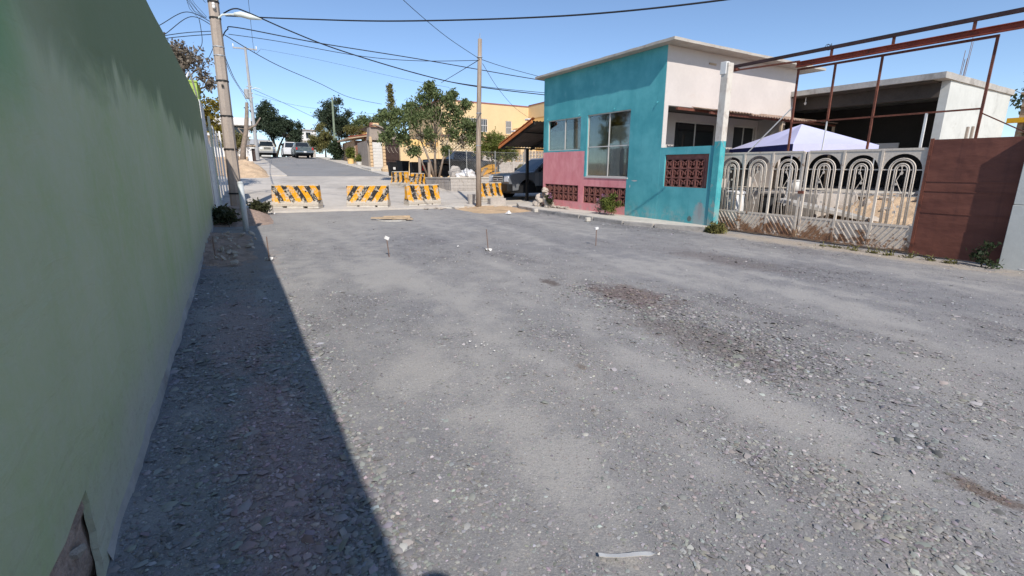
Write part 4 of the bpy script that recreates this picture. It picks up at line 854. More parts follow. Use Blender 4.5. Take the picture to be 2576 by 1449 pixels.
# ================================================================== utility poles and wires
def pole_xy(path, r, n=8): return MB().tube(path, r, n)
T = Thing('concrete_utility_pole', 'tapered concrete utility pole with bands and lamp at the end of the green wall', 'utility pole', -.02, 18.3, None, local=True)
T.part('shaft', MB().tube([(0, 0, -.3), (.05, 0, 3), (.1, 0, 6), (.15, 0, 9.2)], [.195, .175, .15, .125], 8), M['polec'])
for z, dk in ((.62, 1), (2.03, 1), (3.05, 1), (4.1, 1), (4.85, 0), (5.1, 0), (5.9, 1), (6.35, 1), (7.4, 1)):
    T.part('steel_band', lathe([(.212 - .0083*z, z), (.212 - .0083*z, z + (.05 if dk else .025))], 10, (.0167*z, 0)), M['blackmetal'] if dk else M['zinc'])
T.part('band_bolt', MB().box((.02, -.22, 3.93), (.08, -.16, 4.0)), M['blackmetal'])
arm = T.part('lamp_arm', MB().tube([(.1, -.08, 5.85), (.3, -.16, 6.02), (.6, -.25, 6.05), (.75, -.28, 6.03)], .025, 6), M['lamp'])
T.part('lamp_head', MB().tube([(.62, -.25, 6.06), (.8, -.3, 6.07), (1.05, -.36, 6.02), (1.35, -.44, 5.97)], [.05, .085, .08, .02], 8), M['lamp'], arm, smooth=True)
for z in (6.15, 6.85): T.part('insulator', lathe([(.035, z), (.05, z + .04), (.035, z + .08), (.05, z + .12), (.03, z + .16)], 10, (.1, -.2)), M['porcelain'])
T.part('cut_out_fuse', MB().tube([(.02, -.2, 6.95), (.05, -.22, 7.3)], .05, 8), M['porcelain'])
for k in range(3):
    pth = [(-.1 - .5 * abs(math.sin(t*.55 + k)) , -.1 - .1*k*math.cos(t), 6.3 + .42 * math.sin(t*.8 + k*1.3)) for t in range(9)]; T.part('cable_coil', MB().tube(pth, .006, 4), M['cable'], smooth=True)
T.part('conduit', MB().tube([(.16, -.14, -.1), (.15, -.14, 2.3), (.12, -.13, 2.9)], .016, 5), M['polec'])
T = Thing('pale_stub_post', 'short pale grey pipe post standing in the gravel beside weeds', 'post', .12, 13.25, None, local=True); T.part('pipe', MB().tube([(0, 0, -.1), (0, 0, 1.15)], .062, 12), M['pvc'], smooth=True); T.part('cap', lathe([(.066, 1.13), (.066, 1.17), (.03, 1.19)], 12), M['pvc'])
T = Thing('wooden_utility_pole', 'bare weathered wooden pole standing left of the painted corner house', 'utility pole', 8.42, 17.15, None, local=True)
T.part('shaft', MB().tube([(0, 0, -.3), (.03, 0, 2.2), (.1, 0, 4.3), (.17, 0, 6.25)], [.115, .10, .088, .075], 10), M['polewood'], smooth=True); 
for z in (2.4, 3.6, 5.6): T.part('wire_band', lathe([(.108, z), (.108, z + .03)], 10, (.03 + .034*(z-2.2), 0)), M['zinc'])
T.part('top_spike', MB().tube([(.17, 0, 6.2), (.17, 0, 6.45)], .012, 5), M['zinc'])
T = Thing('distant_power_pole', 'slim grey power pole with crossarm far up the left side', 'utility pole', 2.3, 55, None, local=True)
T.part('shaft', MB().tube([(0, 0, -.2), (.1, 0, 10.6)], [.19, .1], 8), M['polefar']); T.part('crossarm', MB().bar((-.95, 0, 10.4), (1.1, 0, 10.45), .12), M['polefar'])
for x in (-.9, 1.05): T.part('insulator', MB().tube([(x, 0, 10.5), (x, 0, 10.75)], .05, 6), M['porcelain'])
T.part('lamp_arm', MB().tube([(.08, 0, 6.8), (.6, 0, 6.95), (1.1, 0, 6.85)], [.03, .05, .02], 6), M['lamp'])
for z in (6.0, 6.4, 7.0): T.part('bracket', MB().box((-.2, -.12, z), (.3, .12, z + .08)), M['zinc'])
T.part('transformer', lathe([(.2, 5.9), (.22, 6.0), (.22, 6.7), (.15, 6.8)], 10, (-.25, 0)), M['polefar'])
T = Thing('green_power_pole', 'thin greenish pole in front of the dark far trees', 'utility pole', 11.1, 62, None, local=True); T.part('shaft', MB().tube([(0, 0, -.2), (.15, 0, 7.1)], [.15, .11], 8), mat('mossy_pole', (.2, .24, .17), .9)); T.part('cap', lathe([(.12, 7.08), (.12, 7.16)], 8, (.15, 0)), M['zinc'])
T = Thing('small_far_pole', 'small grey pole beside the far cars at the crest', 'utility pole', 7.4, 80, None, local=True); T.part('shaft', MB().tube([(0, 0, -.2), (0, 0, 5.2)], [.14, .1], 8), M['polefar']); T.part('arm', MB().bar((-.5, 0, 4.9), (.5, 0, 4.9), .07), M['polefar'])

PT = R(13.45)
def at(px, py, Y):
    X = (px - 1288) / 1170; Z = (724.5 - py) / 1170; v = Vector((X, math.cos(PT) + Z * math.sin(PT), -math.sin(PT) + Z * math.cos(PT))); return v * (Y / v.y) + Vector((0, 0, 1.55))
def wire(label, pts, r, bow=0.0, group=None):
    """a cable through world points, smoothed, with a little sag between them"""
    P = []
    for i in range(len(pts) - 1):
        a, b = pts[i], pts[i+1]; p0 = pts[max(0, i-1)]; p3 = pts[min(len(pts)-1, i+2)]
        for k in range(10):
            t = k / 10; q = .5 * ((2*a) + (b - p0)*t + (2*p0 - 5*a + 4*b - p3)*t*t + (3*a - p0 - 3*b + p3)*t*t*t); q = q.copy(); q.z -= bow * math.sin(math.pi * t); P.append(q)
    P.append(pts[-1]); c = P[0].copy(); mb = MB().tube([p - c for p in P], r, 5)
    o = link('overhead_cable', mb.mesh('overhead_cable', smooth=True), M['cable'], None, c); tag(o, label, 'cable', group)
PY = 17.0
wire('twisted cable crossing the whole sky from concrete pole to upper right', [at(568, 40, 16.9), at(760, 48, 15.6), at(1010, 53, 14), at(1420, 40, 12), at(1820, 0, 10.4), at(2050, -45, 9.6)], .020)
wire('thick cable rising from the pole then dropping toward the corner house', [at(562, 34, 16.9), at(590, 22, 17), at(625, 32, 17.4), at(730, 78, 18.6), at(860, 128, 20), at(1060, 188, 22), at(1200, 218, 23.5), at(1400, 242, 26)], .022)
wire('thinner strand leaving the thick cable above the middle tree', [at(1040, 182, 21.6), at(1130, 205, 23), at(1250, 222, 24), at(1400, 236, 26)], .014)
wire('cable leaving the pole at lamp height toward the corner house roof', [at(560, 92, 16.8), at(572, 74, 17), at(600, 70, 17.3), at(800, 108, 19), at(1050, 148, 21), at(1290, 190, 23), at(1400, 208, 25)], .018)
wire('thin cable from the lamp to the top of the wooden pole', [at(575, 86, 17), at(700, 104, 17), at(900, 140, 16.8), at(1050, 153, 16.8), at(1203, 152, 16.8)], .010)
wire('cable sloping down from the pole into the middle tree', [at(565, 88, 17), at(690, 160, 20), at(800, 208, 25), at(880, 245, 32), at(960, 262, 38)], .014)
wire('pair of cables dropping from the pole to the distant power pole', [at(552, 100, 17), at(575, 165, 22), at(600, 215, 30), at(632, 258, 46)], .016)
wire('slack second cable running to the distant power pole', [at(552, 105, 17), at(580, 185, 23), at(610, 235, 33), at(630, 270, 46)], .012)
wire('thin wire falling from the top edge to the distant crossarm', [at(620, -40, 30), at(628, 30, 36), at(640, 130, 46), at(655, 120+5, 48)], .014)
wire('wire from the top edge to the wooden pole', [at(990, -30, 13), at(1020, 5, 13.6), at(1120, 90, 15.2), at(1206, 148, 16.8)], .008)
wire('wire stay from the wooden pole down into the middle tree', [at(1206, 150, 16.8), at(1160, 178, 20), at(1110, 208, 25)], .012)
wire('wire from the wooden pole to the house roof', [at(1212, 150, 16.8), at(1280, 172, 19), at(1400, 204, 23)], .010)
wire('slack wire from the wooden pole down behind the carport', [at(1214, 160, 16.8), at(1255, 225, 20), at(1300, 275, 25), at(1345, 305, 31)], .008)
for k, (a, b, c_) in enumerate([((395, 66), (470, 30), 'uppermost'), ((405, 92), (480, 42), 'second'), ((400, 82+10), (470, 82), 'third'), ((405, 88+10), (480, 90), 'lowest')]):
    wire(f'{c_} of the four wires left of the concrete pole', [at(a[0]-60, a[1]+12, 14), at(a[0], a[1], 14.8), at(b[0], b[1], 16), at(542, 62 + 8 * k, 16.9)], .011)
wire('dangling wire loop left of the concrete pole', [at(500, 45, 16.5), at(505, 70, 16.5), at(508, 110, 16.6), at(492, 140, 16.8), at(488, 180, 17.5)], .010)
wire('wire with a small box sloping from the pole to the left tree', [at(545, 95, 16.9), at(528, 140, 17.5), at(505, 178, 18.5)], .010)
wire('far cable from the distant pole lamp over the far trees', [at(637, 225, 48), at(720, 262, 52), at(800, 300, 58), at(850, 322, 60)], .018)
wire('second far cable above the far trees', [at(640, 236, 48), at(730, 262, 52), at(860, 282, 58), at(960, 286, 62)], .012)
wire('faint high cable from the distant crossarm toward the yellow house', [at(655, 123, 48), at(800, 150, 44), at(1000, 195, 40), at(1130, 220, 38)], .009)

# ================================================================== vegetation
def leaves_mesh(name, clumps, per, size, droop=.3, long_=1.0, sd=0, shell=.55):
    """clumps: (x, y, z, radius); small leaf quads hung on short twigs inside each clump"""
    r_ = np.random.default_rng(sd); V = []
    for (x, y, z, rad) in clumps:
        nt = max(3, int(per / 9)); d = r_.normal(size=(nt, 3)); d /= np.linalg.norm(d, axis=1)[:, None]; rr = rad * (shell + (1 - shell) * r_.random(nt) ** .6) * r_.uniform(.55, 1.12, nt)
        c = np.array([x, y, z]) + d * rr[:, None] * np.array([1, 1, .8])
        k = 9; dirs = d + r_.normal(0, .55, (nt, 3)); dirs[:, 2] -= droop; dirs /= np.linalg.norm(dirs, axis=1)[:, None]
        tt = np.linspace(-.5, .5, k)[None, :, None] * size * 5.5; pc = c[:, None, :] + dirs[:, None, :] * tt + r_.normal(0, size * .8, (nt, k, 3)); pc = pc.reshape(-1, 3)
        n = len(pc); a = r_.normal(size=(n, 3)); a[:, 2] -= droop; a /= np.linalg.norm(a, axis=1)[:, None]; b = np.cross(a, r_.normal(size=(n, 3))); b /= np.linalg.norm(b, axis=1)[:, None] + 1e-9
        s = (size * r_.uniform(.6, 1.35, n))[:, None]; a = a * s * long_; b = b * s * .5
        V.append(np.stack([pc - a, pc + b, pc + a, pc - b], 1))
    V = np.concatenate(V).reshape(-1, 3); n = len(V) // 4
    me = bpy.data.meshes.new(name); me.vertices.add(len(V)); me.vertices.foreach_set('co', V.ravel().astype(np.float32)); me.loops.add(n*4); me.loops.foreach_set('vertex_index', np.arange(n*4, dtype=np.int32)); me.polygons.add(n); me.polygons.foreach_set('loop_start', (np.arange(n)*4).astype(np.int32)); me.polygons.foreach_set('loop_total', np.full(n, 4, np.int32)); me.update(calc_edges=True); return me
def tree(name, label, cat, u, s, z, trunks, clumps, per, size, lm, bm_='bark', droop=.3, long_=1.0, sd=1, extra=None, group=None, shell=.5):
    """trunks: list of (path, radius at foot); a limb runs to each clump"""
    T = Thing(name, label, cat, u, s, z, local=True, group=group); mb = MB(); rr = random.Random(sd)
    tips = []
    for path, r0 in trunks:
        m = len(path); mb.tube(path, [r0 * (1 - .55 * i / max(1, m-1)) for i in range(m)], 7); tips.append((Vector(path[-1]), Vector(path[len(path)//2]), r0 * .45))
    for (x, y, zz, rad) in clumps:
        c = Vector((x, y, zz)); tp = min(tips, key=lambda q: (q[0] - c).length); a = tp[0] if rr.random() < .6 or tp[0].z < c.z - .3 else tp[1]
        if a.z > c.z: a = tp[1]
        mid = (a + c) / 2 + Vector((rr.uniform(-.15, .15), rr.uniform(-.15, .15), rr.uniform(0, .2))) * rad; mb.tube([a, mid, c], [tp[2], tp[2]*.6, tp[2]*.2], 5)
        for q in range(3): e = c + Vector((rr.uniform(-1, 1), rr.uniform(-1, 1), rr.uniform(-.2, 1))) * rad * .8; mb.tube([mid.lerp(c, .5), e], [tp[2]*.3, tp[2]*.08], 4)
    T.part('trunk', mb, M[bm_], smooth=True)
    link('crown', leaves_mesh('crown', clumps, per, size, droop, long_, sd, shell), M[lm], T.o)
    if extra: link('crown', leaves_mesh('crown', extra[0], extra[1], size, droop, long_, sd + 9, shell), M[extra[2]], T.o)
    return T
def blob(n, cx, cy, cz, rx_, ry_, rz_, r0, r1, sd):
    rr = random.Random(sd); o = []
    while len(o) < n:
        x, y, z = rr.uniform(-1, 1), rr.uniform(-1, 1), rr.uniform(-1, 1)
        if x*x + y*y + z*z < 1: o.append((cx + x*rx_, cy + y*ry_, cz + z*rz_, rr.uniform(r0, r1)))
    return o
# feathery tree on the raised lot
st = [([(0, 0, 0), (-.25, 0, 1.0), (-.75, .1, 2.3)], .10), ([(.15, .1, 0), (.15, .1, 1.2), (.25, .1, 2.6)], .10), ([(.3, -.1, 0), (.6, -.1, 1.1), (1.05, 0, 2.4)], .08), ([(-.3, .2, 0), (-.7, .2, 1.0), (-1.5, .3, 1.9)], .07)]
cl = [(-2.4, 0, 2.9, .65), (-2.0, .2, 3.6, .6), (-1.5, -.3, 3.3, .7), (-1.2, .3, 4.1, .6), (-.6, 0, 3.6, .7), (-.4, .3, 4.6, .6), (.2, 0, 4.9, .5), (.3, .4, 4.0, .7), (.9, -.2, 4.6, .55), (.9, .2, 3.5, .7), (1.6, .1, 4.1, .55), (2.0, -.1, 3.4, .65), (2.7, 0, 3.2, .55), (3.1, 0, 2.6, .5), (2.4, .1, 2.5, .5), (1.4, 0, 2.7, .5), (-1.8, 0, 2.3, .5), (-1.2, .1, 1.6, .4), (-.3, 0, 2.6, .5), (-2.9, .1, 3.5, .35), (-2.9, .2, 2.3, .4), (1.5, .2, 5.0, .35), (-.1, 0, 5.3, .35), (.9, 0, 1.7, .3), (2.3, 0, 4.5, .3)]
tree('feathery_tree', 'large feathery green tree behind the retaining wall, left of the wooden pole', 'tree', 10.9, 28.5, LOT, st, cl, 540, .08, 'leaf_main', droop=.7, long_=1.3, sd=4, extra=([(.3, 0, 2.4, .5), (-.9, 0, 2.4, .45), (1.9, 0, 2.2, .4), (-.1, .1, 2.0, .35)], 120, 'leaf_dry'))
tree('cypress', 'narrow pointed brownish cypress tip rising behind the feathery tree', 'tree', 13.6, 46, None, [([(0, 0, 0), (0, 0, 7)], .12)], [(0, 0, 4 + .42*i, .62 - .062*i) for i in range(9)], 260, .09, 'leaf_olive', sd=6)
tree('small_orange_tree', 'small round light green tree right of the wooden pole on the lot', 'tree', 15.0, 28.0, LOT, [([(0, 0, 0), (-.05, 0, .7), (-.35, 0, 1.4)], .08), ([(.1, 0, 0), (.2, .1, .7), (.35, 0, 1.3)], .07)], blob(16, 0, 0, 2.05, 1.25, .9, .75, .38, .58, 8) + [(.9, 0, 1.3, .4), (1.35, 0, 1.45, .35), (-1.1, 0, 1.7, .4)], 520, .06, 'leaf_lime', droop=.1, sd=8)
tree('lot_shrub', 'grey green shrub on the lot under the carport eave', 'shrub', 17.4, 28.0, LOT, [([(0, 0, 0), (0, 0, .5)], .03)], blob(6, 0, 0, .6, .5, .4, .35, .2, .35, 9), 260, .05, 'leaf_olive', sd=11)
tree('gum_tree', 'dark broad tree at the crest left of the street', 'tree', 5.2, 74, None, [([(0, 0, 0), (.2, 0, 1.8), (-.3, 0, 3.2)], .22), ([(.2, 0, 0), (.8, 0, 1.7), (1.4, 0, 2.8)], .18)], blob(26, -.1, 0, 4.6, 2.4, 1.6, 1.9, .6, 1.0, 12) + blob(14, 2.9, .5, 4.0, 1.1, 1.1, 2.0, .5, .8, 13) + [(-.3, 0, 6.9, .6)], 460, .13, 'leaf_dark', 'barkdark', droop=.2, sd=12)
tree('round_dark_tree', 'tall round dark tree behind the greenish pole', 'tree', 14.3, 76, None, [([(0, 0, 0), (0, 0, 3.5)], .25)], blob(30, 0, 0, 5.6, 2.7, 2, 2.4, .7, 1.1, 14) + [(.3, 0, 8.2, .7), (-2, 0, 3, .8)], 460, .14, 'leaf_dark', 'barkdark', sd=15)
tree('olive_bush', 'low olive coloured leafy bush left of the brick house', 'bush', 10.6, 66, None, [([(0, 0, 0), (0, 0, 1.6)], .12)], blob(20, 0, 0, 2.5, 1.9, 1.4, 1.6, .5, .8, 16), 400, .11, 'leaf_olive', sd=17)
tree('vivid_green_tree', 'vivid green tree behind the brick house', 'tree', 15.4, 60, None, [([(0, 0, 0), (0, 0, 2.6)], .15)], blob(24, 0, 0, 3.9, 2.5, 1.4, 1.5, .6, .9, 18), 420, .12, 'leaf_main', sd=19)
tree('roof_creeper', 'yellow green creeper spilling over the brick house roof', 'plant', 11.9, 54, None, [([(0, 0, 0), (0, 0, 3.0)], .05)], blob(12, .2, 0, 3.5, 1.4, .7, .35, .3, .45, 20), 300, .08, 'leaf_olive', sd=21)
tree('dark_door_shrub', 'dark shrub in shade left of the brown door', 'shrub', 10.3, 58, None, [([(0, 0, 0), (0, 0, 1.0)], .08)], blob(12, 0, 0, 1.3, .7, .7, 1.0, .35, .6, 22), 300, .1, 'leaf_deep', 'barkdark', sd=23)
tree('reddish_shrub', 'reddish brown shrub between brick pillar and white garage door', 'shrub', 11.35, 46.5, None, [([(0, 0, 0), (0, 0, 1.4)], .05)], [(0, 0, .5 + .35*i, .36) for i in range(6)], 260, .06, 'leaf_dry', sd=24)
tree('pot_agave', 'spiky plant in a yellow pot before the brown door', 'plant', 10.35, 50.0, gz(50) + .5, [([(0, 0, 0), (0, 0, .4)], .03)], [(0, 0, .5, .3), (0, 0, .9, .25)], 120, .12, 'leaf_lime', sd=25, long_=2)
single('yellow_pot', lathe([(.28, 0), (.32, .5), (.3, .5)], 12), M['cream2'], 'yellow square planter before the brown door', 'pot', 10.35, 50.0, gz(50) + .1, local=True)
tree('pale_agave', 'pale spiky agave at the foot of the brick pillar', 'plant', 10.75, 48.0, gz(48) + .3, [([(0, 0, 0), (0, 0, .3)], .03)], [(0, 0, .4, .3)], 160, .12, 'leaf_lime', sd=26, long_=2)
single('white_planter', lathe([(.2, 0), (.33, .3), (.3, .3)], 12), M['white'], 'small white bowl planter under the pale agave', 'pot', 10.75, 48.0, gz(48) + .1, local=True)
# left tree behind the wall
tree('dry_leaf_tree', 'half-bare tree with dry grey and yellow leaves behind the green wall', 'tree', -2.1, 25.5, None, [([(0, 0, 0), (.1, 0, 2.2), (.3, 0, 3.8)], .14)], blob(14, .3, 0, 5.4, 1.3, .8, .7, .3, .5, 30) + [(1.5, 0, 4.9, .32), (1.75, 0, 4.6, .25), (-.9, 0, 6.2, .35)], 130, .085, 'leaf_dry', sd=31, extra=(blob(13, .9, 0, 3.8, .9, .6, .7, .3, .45, 33) + [(1.5, 0, 3.2, .35), (1.7, 0, 2.7, .3)], 230, 'leaf_yellow'))
tree('bare_stump_tree', 'leafless lopped tree with dark stubs by the sand heap', 'tree', .75, 45, None, [([(0, 0, 0), (.2, 0, 1.5), (.55, 0, 2.8), (.75, 0, 4.1), (.85, 0, 5.0)], .24), ([(.6, 0, 2.9), (1.3, 0, 3.3), (1.7, 0, 3.9)], .1), ([(.4, 0, 2.4), (0, 0, 3.0)], .08)], [(.85, 0, 4.4, .12), (1.0, 0, 2.9, .2)], 30, .08, 'leaf_deep', 'bark', sd=34)
tree('verge_bush', 'dull green bush beside the lopped tree', 'bush', .6, 52, None, [([(0, 0, 0), (0, 0, 1)], .06)], blob(14, -.1, 0, 1.9, 1.4, .8, .8, .35, .6, 35), 260, .1, 'leaf_olive', sd=36)
# low plants
def plant(name, label, u, s, z, cl, per, size, lm, sd, droop=0, long_=1.3): return tree(name, label, 'plant', u, s, z, [([(0, 0, -.02), (0, 0, .12)], .012)], cl, per, size, lm, 'barkdark', droop, long_, sd)
plant('weed_clump', 'dark clump of weeds at the foot of the green wall behind the pipe', -.25, 14.2, gz(14.2), blob(12, -.03, .3, .24, .2, 1.0, .2, .1, .18, 40), 260, .045, 'leaf_weed', 41)
plant('pole_shrub', 'dry brown low shrub right of the concrete pole', .62, 17.3, gz(17.3) + .12, blob(5, 0, 0, .14, .22, .28, .1, .08, .14, 42), 220, .045, 'leaf_weed', 43)
T = plant('flowering_bush', 'bushy plant with yellow green leaves against the pink wall', 10.45, 11.55, gz(11.55) + .12, blob(12, 0, .05, .30, .17, .42, .22, .09, .17, 44) + [(0, -.05, .62, .1)], 200, .032, 'leaf_lime', 45, 0, 1.0)
link('crown', leaves_mesh('crown', [(-.1, .42, .35, .14), (-.12, .5, .15, .14), (0, .3, .5, .1)], 140, .03, .1, 1, 46), M['leaf_dry'], T.o); link('flower', leaves_mesh('flower', [(-.05, .36, .62, .05), (-.1, .55, .45, .05)], 30, .025, 0, 1, 47), M['petal'], T.o)
plant('grass_tuft', 'tuft of pale dry grass at the foot of the gate pillar', 10.55, 7.75, gz(7.75), blob(7, 0, 0, .08, .16, .25, .06, .07, .12, 48), 160, .035, 'leaf_olive', 49, -.4, 2)
plant('panel_weed', 'leafy weed in the dark corner below the brown panel', 10.85, 2.72, gz(2.7), [(0, 0, .12, .1), (.02, .03, .27, .09), (-.03, -.02, .38, .07), (0, .1, .2, .08), (-.05, -.1, .08, .08)], 70, .03, 'leaf_deep', 50, 0, 1.1)
plant('gate_grass', 'dry low grass strip in front of the brown panel', 10.75, 4.0, gz(4.0), [(0, -.9 + .3*i, .015, .09) for i in range(8)], 70, .022, 'leaf_olive', 51, -.3, 2)
tree('far_right_tree', 'green tree top showing over the timber stack at the right edge', 'tree', 24, 5.0, None, [([(0, 0, 0), (0, 0, 3.4)], .15)], blob(16, 0, 0, 4.2, 1.3, .8, .8, .35, .6, 52), 320, .09, 'leaf_main', sd=53)
# cairn with flowers on the pavement
T = Thing('stone_cairn', 'heap of pale tan stones against the pink wall, topped by a small rock', 'rock pile', 10.35, 15.3, gz(15.3) + .12, local=True)
rr = random.Random(5)
for k in range(34):
    hh = rr.random() ** 1.3; rad = .34 * (1 - hh * .85); an = rr.random() * 6.28
    o = link('stone', ROCKS[k % 6] if k % 2 else None or ROCKS[k % 6], None, T.o, (rad * .6 * math.cos(an), rad * 1.2 * math.sin(an), .06 + hh * .62), (rr.random()*3, rr.random()*3, rr.random()*6)); q = rr.uniform(.06, .15) * (1.25 - .5*hh); o.scale = (q, q, q)
for k in range(8):
    o = link('flat_stone', ROCKS[k % 6], None, T.o, (.05, -.5 - .13*k, .03 + .02*(k % 2)), (0, 0, k)); o.scale = (.08, .11, .05)
T2 = plant('cairn_flowers', 'small dark plant with purple flowers beside the stone heap', 10.2, 14.75, gz(14.75) + .12, blob(6, 0, 0, .3, .12, .2, .16, .08, .14, 55), 120, .03, 'leaf_weed', 56)
link('flower', leaves_mesh('flower', [(0, 0, .5, .1), (0, -.15, .4, .08)], 40, .022, 0, 1, 57), M['petal'], T2.o)

# ================================================================== retaining wall, fence and clutter of the lot
T = Thing('retaining_wall', 'low grey block retaining wall along the far side of the crossing', 'wall', 10.0, 23.7, 0)
zt = LOT + .03; zb = gz(23.7) - .2
def courses(T, u0, u1, s, z0, z1, nrow, L=.44, along='u', th=.16, m='blockgrey', nm='block'):
    h_ = (z1 - z0) / nrow
    for j in range(nrow):
        x = u0 - (L/2 if j % 2 else 0)
        while x < u1 - .02:
            a, b = max(x, u0) + .004, min(x + L, u1) - .004; d = .008 * rng.random()
            if b - a > .05:
                if along == 'u': mb = MB().box((a, s - d, z0 + j*h_ + .004), (b, s + th, z0 + (j+1)*h_ - .004))
                else: mb = MB().box((s - d, a, z0 + j*h_ + .004), (s + th, b, z0 + (j+1)*h_ - .004))
                T.part(nm, mb, M[m])
            x += L
courses(T, 10.0, 17.2, 23.7, zb, zt - .08, 5, .5); T.part('core', MB().box((10.02, 23.73, zb), (17.19, 23.85, zt - .085)), M['concrete']); T.part('coping', MB().box((9.97, 23.66, zt - .078), (17.2, 23.9, zt)), M['walk'], bevel=.01)
courses(T, 23.9, 30.5, 10.0, zb + .1, zt - .08, 4, .5, 's'); T.part('return_coping', MB().box((9.97, 23.905, zt - .078), (10.25, 30.5, zt)), M['walk'], bevel=.01)
T.part('patch_render', MB().box((12.5, 23.675, zb + .1), (14.5, 23.69, zt - .1)), M['concrete'])
T = Thing('chain_link_fence', 'chain-link fence with thin steel posts on the retaining wall', 'fence', 13, 23.78, zt)
for u in (10.0, 11.0, 12.75, 14.6, 16.5): T.part('post', MB().tube([(u, 23.78, -.02), (u, 23.78, 1.42)], .025, 6), M['chain'])
mb = MB(); u0, u1, H_ = 10.0, 16.5, 1.35; step = .11; n = int((u1 - u0) / step)
for i in range(-13, n + 13):
    for sg in (1, -1):
        x0 = u0 + i * step; x1 = x0 + sg * H_; a, b = 0.0, H_
        if sg > 0:
            if x0 < u0: a = u0 - x0
            if x1 > u1: b = u1 - x0
        else:
            if x0 > u1: a = x0 - u1
            if x1 < u0: b = x0 - u0
        if b - a > .05: mb.tube([(x0 + sg*a, 23.78, a), (x0 + sg*b, 23.78, b)], .0022, 3, False)
o = T.part('wire_mesh', mb, M['chain']); T.part('top_wire', MB().tube([(u0, 23.78, H_), (u1, 23.78, H_)], .008, 5), M['chain'])
def sack(name, label, u, s, z, sx, sy, sz_, m, sd, cat='sack', group=None):
    bm = bmesh.new(); bmesh.ops.create_icosphere(bm, subdivisions=3, radius=1)
    for v in bm.verts:
        n_ = v.co.copy(); v.co *= 1 + .5 * mnoise.noise(n_ * 1.9 + Vector((sd * 3.3, 0, 0))) + .22 * mnoise.noise(n_ * 4.5) + .1 * mnoise.noise(n_ * 10); v.co.z = max(v.co.z, -.55); v.co.x *= sx; v.co.y *= sy; v.co.z *= sz_
    me = bpy.data.meshes.new(name); bm.to_mesh(me); bm.free(); me.polygons.foreach_set('use_smooth', [True]*len(me.polygons)); me.materials.append(m); return tag(link(name, me, None, None, W(u, s, z + .5*sz_), YA + sd), label, cat, group)
sack('white_sack', 'bulging white sack on the lot below the pickup cab', 11.55, 24.9, LOT, .55, .4, .30, M['sack'], 1); sack('grey_sack', 'greyish sack slumped left of the white sack', 10.85, 25.0, LOT, .35, .35, .42, M['blockgrey'], 2); sack('torn_sack', 'flat torn white sack on the wall coping left side', 11.0, 24.4, LOT, .35, .25, .18, M['sack'], 3)
mb = MB(); Mx = Matrix.Translation((0, 0, .35)) @ Matrix.Rotation(R(-22), 4, 'Y'); mb.box((-.5, -.4, -.05), (.45, .4, .25), Mx); T = Thing('orange_crate', 'broken orange crate leaning behind the wooden pole', 'crate', 12.75, 24.8, LOT, local=True); T.part('lid', mb, M['orangebox']); T.part('side', MB().box((-.45, -.38, 0), (.2, .38, .22)), M['plank']); T.part('lower_board', MB().box((.1, -.41, .0), (.65, .41, .3)), M['orangebox'])
for k in range(5): T.part('slat', MB().bar((-.75 + .05*k, -.42, .0 + .02*k), (-.35 + .05*k, -.42, .55), .03, .02), M['plank'])
mound('spoil_heap', 14.9, 17.0, 24.6, 27.0, lambda a, b, u, s: bell(a, b) * (.55 + .12*nz(u, s, 2)), M['sand'], 20, 20)
for k, (u, s, hgt, lb) in enumerate([(9.75, 33.4, .95, 'black wheeled bin left of two at the corner'), (10.12, 32.2, 1.1, 'taller black bin right of two at the corner')]):
    T = Thing('wheeled_bin', lb, 'bin', u, s, gz(s) + .06, local=True, rot=R(20 * k)); mb = MB(); a, b = .24, .3
    mb.add([(-a, -a, .05), (a, -a, .05), (a, a, .05), (-a, a, .05), (-b, -b, hgt), (b, -b, hgt), (b, b, hgt), (-b, b, hgt)], [(3,2,1,0), (4,5,6,7), (0,1,5,4), (1,2,6,5), (2,3,7,6), (3,0,4,7)]); T.part('body', mb, M['black'], bevel=.02)
    T.part('lid', MB().box((-.33, -.33, hgt), (.33, .33, hgt + .05)), M['black'], bevel=.015); T.part('handle', MB().bar((-.25, .34, hgt - .03), (.25, .34, hgt - .03), .03), M['black'])
    if k == 0: T.part('sticker', MB().box((-.06, -.285, .5), (.1, -.268, .66)), M['paper'])
    for x in (-.2, .2): T.part('wheel', MB().tube([(x, .25, .09), (x + .04, .25, .09)], .09, 10), M['tyre'])
single('dark_sack', lathe([(.2, 0), (.28, .3), (.2, .8), (.06, 1.0), (.09, 1.1)], 9), M['black'], 'black rubbish sack standing behind the bins', 'sack', 10.05, 33.4, gz(33.4) + .06, local=True, smooth=True)
T = Thing('black_cabinet', 'black steel cabinet with a small red sign under the feathery tree', 'cabinet', 10.75, 31.0, LOT, local=True)
T.part('body', MB().box((-.5, -.25, 0), (.7, .25, 1.0)), M['blackmetal'], bevel=.01); T.part('door', MB().box((-.45, -.27, .05), (.08, -.252, .95)), M['blackmetal']); T.part('red_sign', MB().box((.2, -.275, .45), (.42, -.255, .8)), M['redlens']); T.part('handle', MB().box((.0, -.29, .45), (.03, -.27, .6)), M['zinc'])
for k, (u, hh_, lb) in enumerate([(9.95, 1.25, 'left pale stub pole before the black cabinet'), (10.55, 1.0, 'right pale stub pole before the black cabinet')]):
    single('stub_post', MB().tube([(0, 0, -.3), (.02, 0, hh_)], .09, 8), M['polewood'], lb, 'post', u, 28.4, gz(28.4) + .3, local=True)
